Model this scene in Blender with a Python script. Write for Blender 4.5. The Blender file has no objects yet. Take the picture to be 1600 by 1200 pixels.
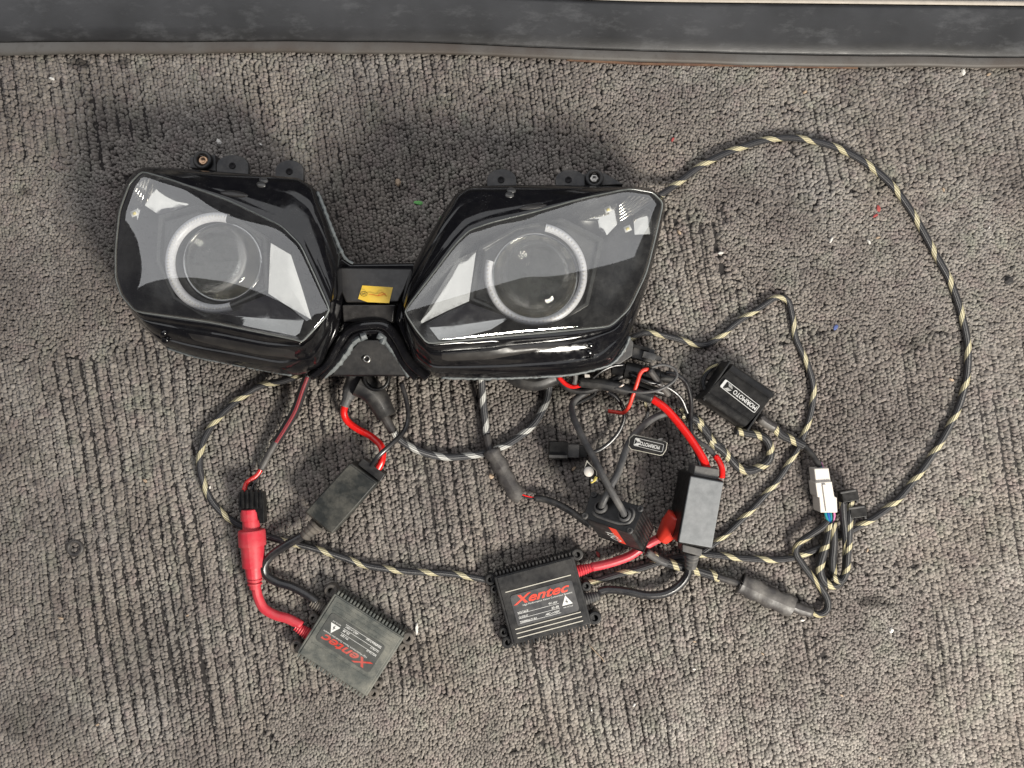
import bpy, math, random
import numpy as np
from mathutils import Vector, Matrix

random.seed(7); rng = np.random.default_rng(7)
scene = bpy.context.scene
COL = scene.collection

# ------------------------------------------------------------------ camera
H = 0.74            # camera height above the carpet (m)
K = 0.0006          # metres per photo pixel on the carpet
cam_d = bpy.data.cameras.new('camera'); cam = bpy.data.objects.new('camera', cam_d)
COL.objects.link(cam); scene.camera = cam
cam.location = (0, 0, H); cam_d.sensor_width = 36.0
cam_d.lens = 36.0 * H / (1600 * K); cam_d.clip_start = 0.02; cam_d.clip_end = 50

# ------------------------------------------------------------------ light
world = bpy.data.worlds.new('World'); scene.world = world; world.use_nodes = True
bgn = world.node_tree.nodes['Background']
bgn.inputs[0].default_value = (0.60, 0.58, 0.70, 1); bgn.inputs[1].default_value = 0.10

def area(name, loc, target, sx, sy, power, color):
    d = bpy.data.lights.new(name, 'AREA'); d.shape = 'RECTANGLE'; d.size = sx; d.size_y = sy
    d.energy = power; d.color = color
    o = bpy.data.objects.new(name, d); COL.objects.link(o); o.location = loc
    o.rotation_euler = (Vector(target) - Vector(loc)).to_track_quat('-Z', 'Y').to_euler()
    return o
area('window_light', (0.78, -0.98, 0.93), (0.10, 0, 0), 0.44, 0.36, 52, (1.0, 0.945, 0.85))
area('ceiling_light', (-0.55, 1.75, 1.9), (-0.55, 1.75, 0), 9.0, 2.8, 116, (0.97, 0.98, 1.0))

scene.view_settings.view_transform = 'Standard'
scene.view_settings.look = 'None'
scene.view_settings.exposure = 0.0
scene.view_settings.gamma = 1.0
scene.view_settings.use_curve_mapping = False
scene.render.engine = 'CYCLES'

# ------------------------------------------------------------------ helpers
def P(px, py, z=0.0):
    """point at height z seen at photo pixel (px, py)"""
    s = (H - z) / H
    return Vector(((px - 800) * K * s, (600 - py) * K * s, z))

class MB:
    def __init__(s): s.v = []; s.f = []; s.uv = None; s.fm = []
    def add(s, vs, fs, uvs=None):
        o = len(s.v); s.v += [Vector(v) for v in vs]; s.f += [tuple(i + o for i in f) for f in fs]
        if uvs is not None:
            if s.uv is None: s.uv = []
            s.uv += uvs
        return s
    def loft(s, loops, closed=True, cap0=False, cap1=False):
        n = len(loops[0]); vs = [p for l in loops for p in l]; fs = []
        m = n if closed else n - 1
        for i in range(len(loops) - 1):
            for j in range(m):
                a = i * n + j; b = i * n + (j + 1) % n
                fs.append((a, b, b + n, a + n))
        if cap0: fs.append(tuple(range(n))[::-1])
        if cap1: fs.append(tuple((len(loops) - 1) * n + j for j in range(n)))
        return s.add(vs, fs)
    def prism(s, pts, z0):
        """top polygon of world points, walls straight down to z0 (or by a vector)"""
        if isinstance(z0, Vector): low = [p + z0 for p in pts]
        else: low = [Vector((p.x, p.y, z0)) for p in pts]
        n = len(pts)
        ar = sum(pts[i].x * pts[(i + 1) % n].y - pts[(i + 1) % n].x * pts[i].y for i in range(n))
        if ar < 0: pts = pts[::-1]; low = low[::-1]
        return s.loft([low, pts], True, True, True)
    def box(s, c, sx, sy, sz, rz=0.0):
        R = Matrix.Rotation(rz, 3, 'Z'); c = Vector(c)
        vs = [c + R @ Vector((x * sx / 2, y * sy / 2, z * sz / 2)) for z in (-1, 1) for x, y in ((-1, -1), (1, -1), (1, 1), (-1, 1))]
        return s.add(vs, [(3, 2, 1, 0), (4, 5, 6, 7), (0, 1, 5, 4), (1, 2, 6, 5), (2, 3, 7, 6), (3, 0, 4, 7)])
    def tube(s, pts, r, seg=12, cap=True, flat=1.0):
        n = len(pts); rs = r if isinstance(r, (list, tuple)) else [r] * n
        T = []
        for i in range(n):
            d = pts[min(i + 1, n - 1)] - pts[max(i - 1, 0)]
            T.append(d.normalized() if d.length > 1e-9 else Vector((1, 0, 0)))
        up = Vector((0, 0, 1)) if abs(T[0].z) < 0.9 else Vector((0, 1, 0))
        N = (up - T[0] * up.dot(T[0])).normalized()
        vs = []; fs = []; uv = []; L = 0.0
        for i in range(n):
            if i: L += (pts[i] - pts[i - 1]).length
            N = (N - T[i] * N.dot(T[i])).normalized(); B = T[i].cross(N)
            for j in range(seg + 1):
                a = 2 * math.pi * j / seg
                vs.append(pts[i] + (N * math.cos(a) * flat + B * math.sin(a)) * rs[i]); uv.append((L, j / seg))
        m = seg + 1
        for i in range(n - 1):
            for j in range(seg):
                a = i * m + j; fs.append((a, a + m, a + m + 1, a + 1))
        if cap:
            fs.append(tuple(range(seg))); fs.append(tuple((n - 1) * m + j for j in range(seg))[::-1])
        return s.add(vs, fs, uv)
    def lathe(s, c, prof, seg=32, axis=Vector((0, 0, 1)), a0=0.0, a1=2 * math.pi):
        """profile of (radius, height along axis)"""
        q = Vector((0, 0, 1)).rotation_difference(axis.normalized()); c = Vector(c)
        full = abs(a1 - a0 - 2 * math.pi) < 1e-6
        m = seg if full else seg + 1
        loops = [[c + q @ Vector((r * math.cos(a0 + (a1 - a0) * j / seg), r * math.sin(a0 + (a1 - a0) * j / seg), h)) for j in range(m)] for r, h in prof]
        return s.loft(loops, full)

def cat(pts, step=0.002):
    """smooth curve through points"""
    out = []; n = len(pts)
    for i in range(n - 1):
        p0 = pts[max(i - 1, 0)]; p1 = pts[i]; p2 = pts[i + 1]; p3 = pts[min(i + 2, n - 1)]
        if i == 0: p0 = p1 * 2 - p2
        if i == n - 2: p3 = p2 * 2 - p1
        k = max(2, int((p2 - p1).length / step))
        for j in range(k):
            t = j / k
            out.append(0.5 * ((2 * p1) + (p2 - p0) * t + (2 * p0 - 5 * p1 + 4 * p2 - p3) * t * t + (3 * p1 - p0 - 3 * p2 + p3) * t ** 3))
    out.append(pts[-1].copy()); return out

def path(pl, z=0.004, step=0.002):
    return cat([P(*(p if len(p) == 3 else (p[0], p[1], z))) for p in pl], step)

MT = {}          # root matrices
def meshobj(name, mb, mat, smooth=True, bevel=0.0, sharp=None):
    me = bpy.data.meshes.new(name)
    me.from_pydata([tuple(v) for v in mb.v], [], mb.f)
    if mb.uv is not None and len(mb.uv) == len(mb.v):
        ul = me.uv_layers.new(name='UVMap')
        li = np.empty(len(me.loops), dtype=np.int32); me.loops.foreach_get('vertex_index', li)
        ul.data.foreach_set('uv', np.array(mb.uv, dtype=np.float32)[li].ravel())
    me.materials.append(M[mat] if isinstance(mat, str) else mat)
    if smooth:
        me.polygons.foreach_set('use_smooth', [True] * len(me.polygons))
        if sharp: me.set_sharp_from_angle(angle=math.radians(sharp))
    o = bpy.data.objects.new(name, me); COL.objects.link(o)
    if bevel:
        b = o.modifiers.new('bevel', 'BEVEL'); b.width = bevel; b.segments = 2; b.limit_method = 'ANGLE'
        b.angle_limit = math.radians(35); b.harden_normals = True
    return o

def tag(o, label, catg=None, group=None, kind=None):
    if label: o['label'] = label
    if catg: o['category'] = catg
    if group: o['group'] = group
    if kind: o['kind'] = kind
    return o

def thing(name, label, catg, loc, rz=0.0, group=None):
    o = bpy.data.objects.new(name, None); COL.objects.link(o); o.empty_display_size = 0.01
    m = Matrix.Translation(loc) @ Matrix.Rotation(rz, 4, 'Z')
    o.location = loc; o.rotation_euler = (0, 0, rz); MT[o.name] = m
    return tag(o, label, catg, group)

def part(name, mb, mat, parent, smooth=True, bevel=0.0, sharp=None, local=False, label=None):
    m = MT[parent.name]
    if not local:
        inv = m.inverted(); mb.v = [inv @ v for v in mb.v]
    o = meshobj(name, mb, mat, smooth, bevel, sharp)
    o.parent = parent; MT[o.name] = m
    if label: o['label'] = label
    return o

def solo(name, mb, mat, label, catg, group=None, smooth=True, bevel=0.0, sharp=None):
    c = sum(mb.v, Vector()) / len(mb.v); c.z = min(v.z for v in mb.v)
    mb.v = [v - c for v in mb.v]
    o = meshobj(name, mb, mat, smooth, bevel, sharp); o.location = c
    MT[o.name] = Matrix.Translation(c)
    return tag(o, label, catg, group)

def text_mb(s, org, ex, ey, width=None, height=0.005, shear=0.0, bold=0.0, align='LEFT', lift=0.0):
    """flat lettering in the plane of ex, ey (world or local vectors)"""
    cu = bpy.data.curves.new('lettering', 'FONT'); cu.body = s; cu.size = 1.0; cu.shear = shear; cu.offset = bold
    cu.align_x = 'LEFT'; cu.resolution_u = 3
    ob = bpy.data.objects.new('lettering', cu); COL.objects.link(ob)
    dg = bpy.context.evaluated_depsgraph_get(); dg.update()
    me = bpy.data.meshes.new_from_object(ob.evaluated_get(dg))
    vs = [v.co.copy() for v in me.vertices]; fs = [tuple(p.vertices) for p in me.polygons]
    bpy.data.objects.remove(ob); bpy.data.meshes.remove(me); bpy.data.curves.remove(cu)
    x0 = min(v.x for v in vs); x1 = max(v.x for v in vs); sc = height / 0.7
    sx = sc if width is None else width / (x1 - x0)
    w = (x1 - x0) * sx; off = {'LEFT': 0, 'CENTER': -w / 2, 'RIGHT': -w}[align]
    ex = Vector(ex).normalized(); ey = Vector(ey).normalized(); ez = ex.cross(ey)
    mb = MB()
    mb.add([Vector(org) + ex * ((v.x - x0) * sx + off) + ey * (v.y * sc) + ez * lift for v in vs], fs)
    return mb

def merge(*mbs):
    r = MB()
    for m in mbs: r.add(m.v, m.f)
    return r

# ------------------------------------------------------------------ materials
M = {}
class NT:
    def __init__(s, name):
        s.m = bpy.data.materials.new(name); s.m.use_nodes = True; s.t = s.m.node_tree
        s.b = s.t.nodes['Principled BSDF']; s.out = s.t.nodes['Material Output']
    def n(s, ty, **kw):
        nd = s.t.nodes.new(ty)
        for k, v in kw.items(): setattr(nd, k, v)
        return nd
    def put(s, sock, v):
        if hasattr(v, 'is_linked') or isinstance(v, bpy.types.NodeSocket): s.t.links.new(v, sock)
        else: sock.default_value = v
    def math(s, op, a, b=0.0, c=0.0):
        nd = s.n('ShaderNodeMath', operation=op); s.put(nd.inputs[0], a); s.put(nd.inputs[1], b); s.put(nd.inputs[2], c)
        return nd.outputs[0]
    def noise(s, scale, detail=3.0, rough=0.55, vec=None):
        nd = s.n('ShaderNodeTexNoise'); nd.inputs['Scale'].default_value = scale
        nd.inputs['Detail'].default_value = detail; nd.inputs['Roughness'].default_value = rough
        if vec is None: vec = s.n('ShaderNodeNewGeometry').outputs['Position']
        s.t.links.new(vec, nd.inputs['Vector']); return nd.outputs['Fac']
    def ramp(s, f, lo, hi, a=0.0, b=1.0):
        nd = s.n('ShaderNodeMapRange'); s.put(nd.inputs[0], f); nd.inputs[1].default_value = lo; nd.inputs[2].default_value = hi
        nd.inputs[3].default_value = a; nd.inputs[4].default_value = b; return nd.outputs[0]
    def mix(s, f, a, b):
        nd = s.n('ShaderNodeMix', data_type='RGBA'); s.put(nd.inputs[0], f)
        s.put(nd.inputs[6], a if not isinstance(a, tuple) else (*a[:3], 1)); s.put(nd.inputs[7], b if not isinstance(b, tuple) else (*b[:3], 1))
        return nd.outputs[2]
    def bump(s, h, strength, dist=0.0005):
        nd = s.n('ShaderNodeBump'); nd.inputs['Strength'].default_value = strength; nd.inputs['Distance'].default_value = dist
        s.put(nd.inputs['Height'], h); s.t.links.new(nd.outputs[0], s.b.inputs['Normal'])
    def set(s, **kw):
        for k, v in kw.items():
            k = k.replace('_', ' ')
            if isinstance(v, tuple) and len(v) == 3: v = (*v, 1)
            s.put(s.b.inputs[k], v)

def mat(name, col, rough=0.5, metal=0.0, dust=0.0, dustcol=(0.30, 0.28, 0.25), var=0.25, bump=0.0, bscale=900, coat=0.0, dscale=60, spec=0.5, speck=0.0):
    t = NT(name)
    nz = t.noise(140, 4)
    c = t.mix(nz, tuple(x * (1 - var) for x in col), tuple(min(1, x * (1 + var)) for x in col))
    rg = t.ramp(t.noise(220, 3), 0.3, 0.7, max(0, rough - 0.07), min(1, rough + 0.1))
    if dust:
        d1 = t.ramp(t.noise(dscale, 5, 0.65), 0.40, 0.72); d2 = t.ramp(t.noise(900, 2), 0.35, 0.75)
        d = t.math('MULTIPLY', t.math('ADD', t.math('MULTIPLY', d1, 0.75), t.math('MULTIPLY', t.math('MULTIPLY', d2, d1), 0.5)), dust)
        c = t.mix(d, c, dustcol); rg = t.math('ADD', rg, t.math('MULTIPLY', d, 0.4))
    if speck:
        k = t.math('MULTIPLY', t.ramp(t.noise(1500, 2), 0.68, 0.76), t.math('MULTIPLY', t.ramp(t.noise(70, 3), 0.4, 0.65), speck))
        c = t.mix(k, c, (0.40, 0.40, 0.39))
    t.set(Base_Color=c, Roughness=rg, Metallic=metal)
    t.b.inputs['Coat Weight'].default_value = coat; t.b.inputs['Coat Roughness'].default_value = 0.03
    t.b.inputs['Specular IOR Level'].default_value = spec
    if bump: t.bump(t.noise(bscale, 3), bump)
    M[name] = t.m; return t

mat('gloss_black', (0.004, 0.004, 0.005), 0.10, dust=0.02, var=0.1, dscale=120, speck=0.5)
mat('stud_grey', (0.05, 0.05, 0.05), 0.3)
mat('bracket_black', (0.011, 0.011, 0.012), 0.5, dust=0.08, bump=0.2)
mat('panel_black', (0.017, 0.016, 0.016), 0.38, dust=0.06, speck=0.5)
mat('matte_black', (0.022, 0.022, 0.024), 0.55, dust=0.25, bump=0.2)
mat('rubber_black', (0.010, 0.010, 0.011), 0.42, dust=0.14, bump=0.1, spec=0.4)
mat('satin_black', (0.006, 0.006, 0.0065), 0.36, dust=0.05, bump=0.08, spec=0.3)
mat('wire_black', (0.010, 0.010, 0.012), 0.28, dust=0.08)
mat('rubber_grey', (0.048, 0.048, 0.050), 0.55, dust=0.3, bump=0.15)
mat('shrink_grey', (0.030, 0.027, 0.027), 0.48, dust=0.28, bump=0.3, bscale=260)
mat('dusty_black', (0.013, 0.015, 0.0145), 0.45, dust=0.55, dustcol=(0.15, 0.14, 0.115), dscale=45, bump=0.12)
mat('dusty_case', (0.066, 0.072, 0.067), 0.50, dust=0.85, dustcol=(0.20, 0.195, 0.165), dscale=50, bump=0.12)
mat('case_black', (0.009, 0.0095, 0.011), 0.42, dust=0.10, dscale=35, spec=0.35)
mat('lid_grey', (0.14, 0.148, 0.155), 0.55, dust=0.6, dustcol=(0.24, 0.245, 0.25), dscale=70, bump=0.15)
mat('boot_dusty', (0.06, 0.055, 0.05), 0.6, dust=0.7, dustcol=(0.2, 0.17, 0.14))
mat('label_grey', (0.032, 0.033, 0.037), 0.45, dust=0.15)
mat('label_dusty', (0.050, 0.053, 0.051), 0.5, dust=0.4, dustcol=(0.14, 0.135, 0.115))
mat('red_plastic', (0.50, 0.028, 0.045), 0.42, dust=0.35, dustcol=(0.40, 0.14, 0.13), var=0.15, dscale=90)
mat('red_wire', (0.60, 0.012, 0.010), 0.26, var=0.1)
mat('red_orange', (0.55, 0.035, 0.02), 0.4, var=0.1)
mat('print_red', (0.62, 0.045, 0.02), 0.5, dust=0.1)
mat('print_red_dusty', (0.42, 0.035, 0.022), 0.55, dust=0.35)
mat('print_white', (0.62, 0.62, 0.60), 0.5, dust=0.15)
mat('print_cream', (0.45, 0.43, 0.37), 0.45)
mat('silver_print', (0.55, 0.55, 0.54), 0.4, metal=0.2)
mat('steel', (0.35, 0.34, 0.32), 0.35, metal=1.0, dust=0.3)
mat('brass', (0.42, 0.27, 0.17), 0.35, metal=1.0, dust=0.2)
mat('chrome', (0.66, 0.64, 0.60), 0.10, metal=1.0, var=0.03)
mat('dark_chrome', (0.42, 0.42, 0.42), 0.12, metal=1.0, var=0.05)
mat('bowl_chrome', (0.72, 0.68, 0.58), 0.16, metal=0.85, var=0.15)
mat('clear_edge', (0.16, 0.17, 0.165), 0.15, var=0.5)
mat('shield_metal', (0.50, 0.45, 0.36), 0.4, metal=0.4, var=0.4)
mat('inner_black', (0.020, 0.020, 0.021), 0.30, var=0.1)
mat('shroud_black', (0.035, 0.036, 0.035), 0.28, dust=0.1)
mat('sealant', (0.10, 0.112, 0.118), 0.5, dust=0.45, dustcol=(0.2, 0.21, 0.2), bump=0.6, bscale=500)
mat('yellow_sticker', (0.66, 0.43, 0.035), 0.5, dust=0.25, dustcol=(0.6, 0.5, 0.2), var=0.1)
mat('white_plastic', (0.56, 0.53, 0.49), 0.4, dust=0.25, dustcol=(0.5, 0.42, 0.36), var=0.05)
mat('led_yellow', (0.75, 0.62, 0.16), 0.35)
mat('led_base', (0.72, 0.72, 0.70), 0.4)
mat('teal_wire', (0.02, 0.22, 0.25), 0.35)
mat('pink_wire', (0.50, 0.18, 0.33), 0.35)
mat('blue_wire', (0.03, 0.09, 0.35), 0.35)
mat('copper', (0.5, 0.42, 0.36), 0.4, metal=0.7)
mat('aluminium_strip', (0.38, 0.34, 0.29), 0.5, dust=0.4)
mat('white_paint', (0.72, 0.74, 0.78), 0.5)
mat('hole_black', (0.010, 0.009, 0.010), 0.9)  # near-black fill for screw recesses and mounting ear holes

def braid(name, base, gold, pitch, width, spark, starts=-1.0):
    t = NT(name)
    uv = t.n('ShaderNodeUVMap'); sp = t.n('ShaderNodeSeparateXYZ'); t.t.links.new(uv.outputs[0], sp.inputs[0])
    u, v = sp.outputs[0], sp.outputs[1]
    ph = t.math('FRACT', t.math('ADD', t.math('DIVIDE', u, pitch), t.math('MULTIPLY', v, starts)))
    m = t.math('LESS_THAN', ph, width)
    a = t.math('ADD', t.math('MULTIPLY', u, 2 * math.pi / 0.0021), t.math('MULTIPLY', v, 2 * math.pi * 6))
    b = t.math('SUBTRACT', t.math('MULTIPLY', u, 2 * math.pi / 0.0021), t.math('MULTIPLY', v, 2 * math.pi * 6))
    w = t.math('MULTIPLY', t.math('SINE', a), t.math('SINE', b))
    wk = t.ramp(w, -0.5, 0.25)
    gold_c = t.mix(wk, tuple(x * 0.22 for x in gold), gold)
    base_c = t.mix(t.math('MULTIPLY', t.ramp(w, 0.1, 0.8), spark), base, tuple(0.18 for _ in range(3)))
    c = t.mix(m, base_c, gold_c)
    t.set(Base_Color=c, Roughness=0.42)
    t.bump(w, 0.6, 0.0004)
    M[name] = t.m
braid('braid_gold', (0.014, 0.014, 0.017), (0.62, 0.56, 0.36), 0.033, 0.27, 0.4)
braid('braid_gold_tight', (0.012, 0.012, 0.014), (0.58, 0.52, 0.33), 0.020, 0.28, 0.4)
braid('braid_dark', (0.010, 0.010, 0.012), (0.50, 0.44, 0.26), 0.046, 0.17, 0.4)
braid('braid_silver', (0.018, 0.019, 0.024), (0.58, 0.58, 0.55), 0.028, 0.32, 0.9)
braid('braid_red', (0.012, 0.011, 0.012), (0.26, 0.02, 0.03), 10.0, 0.11, 0.25, -1.0)

# thin clear cover: fresnel reflection over clear transmission, light film of dust and scratches
t = NT('clear_cover')
fr = t.n('ShaderNodeFresnel'); fr.inputs[0].default_value = 1.52
tr = t.n('ShaderNodeBsdfTransparent'); tr.inputs[0].default_value = (0.93, 0.935, 0.92, 1)
gl = t.n('ShaderNodeBsdfGlossy'); gl.inputs['Roughness'].default_value = 0.025
df = t.n('ShaderNodeBsdfDiffuse'); df.inputs[0].default_value = (0.42, 0.42, 0.40, 1)
m1 = t.n('ShaderNodeMixShader'); m2 = t.n('ShaderNodeMixShader')
dd = t.math('ADD', t.ramp(t.noise(55, 5, 0.7), 0.42, 0.8, 0.02, 0.085), t.ramp(t.noise(1800, 1), 0.72, 0.80, 0.0, 0.2))
t.t.links.new(dd, m1.inputs[0]); t.t.links.new(tr.outputs[0], m1.inputs[1]); t.t.links.new(df.outputs[0], m1.inputs[2])
t.put(m2.inputs[0], t.math('MINIMUM', t.math('MULTIPLY', fr.outputs[0], 3.2), 0.30)); t.t.links.new(m1.outputs[0], m2.inputs[1]); t.t.links.new(gl.outputs[0], m2.inputs[2])
t.t.links.new(m2.outputs[0], t.out.inputs[0]); M['clear_cover'] = t.m

t = NT('projector_glass'); t.set(Base_Color=(0.93, 0.94, 0.92), Roughness=0.01, IOR=1.5)
t.b.inputs['Transmission Weight'].default_value = 1.0
tr = t.n('ShaderNodeBsdfTransparent'); tr.inputs[0].default_value = (0.95, 0.95, 0.93, 1); mx = t.n('ShaderNodeMixShader'); mx.inputs[0].default_value = 0.5
t.t.links.new(t.b.outputs[0], mx.inputs[1]); t.t.links.new(tr.outputs[0], mx.inputs[2]); t.t.links.new(mx.outputs[0], t.out.inputs[0]); M['projector_glass'] = t.m

# frosted halo ring with the faint row of chips in it
t = NT('halo_white'); uvn = t.n('ShaderNodeNewGeometry')
nz = t.noise(700, 1)
t.set(Base_Color=t.mix(t.ramp(nz, 0.45, 0.6), (0.62, 0.62, 0.66), (0.72, 0.72, 0.75)), Roughness=0.35)
t.b.inputs['Subsurface Weight'].default_value = 0.0; M['halo_white'] = t.m
mat('halo_chip', (0.62, 0.60, 0.56), 0.5)

# carpet pile
t = NT('carpet_pile')
at = t.n('ShaderNodeAttribute', attribute_name='tint'); 
fine = t.noise(2600, 2)
c = t.mix(t.ramp(t.noise(8, 4, 0.6), 0.3, 0.7), (0.205, 0.180, 0.155), (0.255, 0.240, 0.222))
c = t.mix(t.ramp(t.noise(46, 5, 0.65), 0.50, 0.72, 0.0, 0.75), c, (0.215, 0.172, 0.165))
c = t.mix(t.ramp(t.noise(33, 4, 0.65), 0.52, 0.70, 0.0, 0.75), c, (0.205, 0.208, 0.172))
c = t.mix(t.ramp(t.noise(60, 5, 0.7), 0.52, 0.70, 0.0, 0.60), c, (0.075, 0.066, 0.064))
c = t.mix(t.ramp(t.noise(17, 5, 0.7), 0.52, 0.74, 0.0, 0.6), c, (0.080, 0.070, 0.064))
c = t.mix(t.ramp(t.noise(4.5, 5, 0.68), 0.42, 0.64, 0.0, 0.72), c, (0.108, 0.092, 0.086))
ti = t.math('MULTIPLY', at.outputs['Fac'], t.ramp(fine, 0.25, 0.75, 0.70, 1.32))
vm = t.n('ShaderNodeVectorMath', operation='SCALE'); t.t.links.new(c, vm.inputs[0]); t.t.links.new(ti, vm.inputs[3])
t.t.links.new(vm.outputs[0], t.b.inputs['Base Color'])
t.set(Roughness=0.95); t.b.inputs['Specular IOR Level'].default_value = 0.1
t.b.inputs['Sheen Weight'].default_value = 0.15; t.b.inputs['Sheen Roughness'].default_value = 0.5
t.bump(t.noise(3200, 3), 0.6, 0.0005); M['carpet_pile'] = t.m
mat('carpet_backing', (0.035, 0.032, 0.031), 0.95, bump=0.8, bscale=1500, spec=0.1)

mat('carpet_far', (0.16, 0.145, 0.13), 0.95, bump=1.0, bscale=260, var=0.4, spec=0.1)
# scuffed rubber sill
t = NT('sill_rubber')
geo = t.n('ShaderNodeNewGeometry'); mp = t.n('ShaderNodeMapping'); mp.inputs['Scale'].default_value = (1, 2.4, 2.4)
t.t.links.new(geo.outputs['Position'], mp.inputs[0])
st = t.noise(30, 8, 0.72, mp.outputs[0]); cl = t.noise(9, 4, 0.6)
c = t.mix(t.ramp(cl, 0.35, 0.68), (0.012, 0.012, 0.0125), (0.036, 0.0365, 0.039))
c = t.mix(t.ramp(st, 0.52, 0.78, 0, 0.75), c, (0.090, 0.092, 0.096))
c = t.mix(t.ramp(t.noise(60, 4, 0.7), 0.60, 0.70, 0, 0.6), c, (0.018, 0.018, 0.018))
t.set(Base_Color=c, Roughness=t.ramp(st, 0.3, 0.7, 0.38, 0.6)); t.bump(st, 0.25, 0.0008); M['sill_rubber'] = t.m
t = NT('sill_lip')
c = t.mix(t.ramp(t.noise(14, 4), 0.35, 0.65), (0.060, 0.048, 0.040), (0.100, 0.096, 0.090))
c = t.mix(t.ramp(t.noise(160, 3), 0.55, 0.75, 0, 0.5), c, (0.05, 0.045, 0.04))
t.set(Base_Color=c, Roughness=0.6); M['sill_lip'] = t.m
# ------------------------------------------------------------------ carpet
def vnoise(x, y, seed):
    """smooth value noise, x and y arrays in lattice units"""
    r = np.random.default_rng(seed); G = r.random((256, 256))
    xi = np.floor(x).astype(int); yi = np.floor(y).astype(int); fx = x - xi; fy = y - yi
    fx = fx * fx * (3 - 2 * fx); fy = fy * fy * (3 - 2 * fy)
    g = lambda a, b: G[a % 256, b % 256]
    return (g(xi, yi) * (1 - fx) + g(xi + 1, yi) * fx) * (1 - fy) + (g(xi, yi + 1) * (1 - fx) + g(xi + 1, yi + 1) * fx) * fy

def worn(px, py):
    """1 where the pile is trodden flat"""
    w = np.zeros_like(px)
    for cx, cy, rx, ry in ((1085, 205, 145, 140), (1440, 410, 200, 120), (1250, 390, 120, 60), (70, 400, 140, 150), (1365, 1060, 80, 170), (255, 250, 90, 30), (620, 1150, 210, 70)):
        d = np.maximum(abs(px - cx) / rx, abs(py - cy) / ry) * 0.8 + 0.2 * np.sqrt(((px - cx) / rx) ** 2 + ((py - cy) / ry) ** 2) + (vnoise(px / 24, py / 24, 31) - 0.5) * 0.35
        w = np.maximum(w, np.clip((1.08 - d) / 0.16, 0, 1))
    return w

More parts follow.
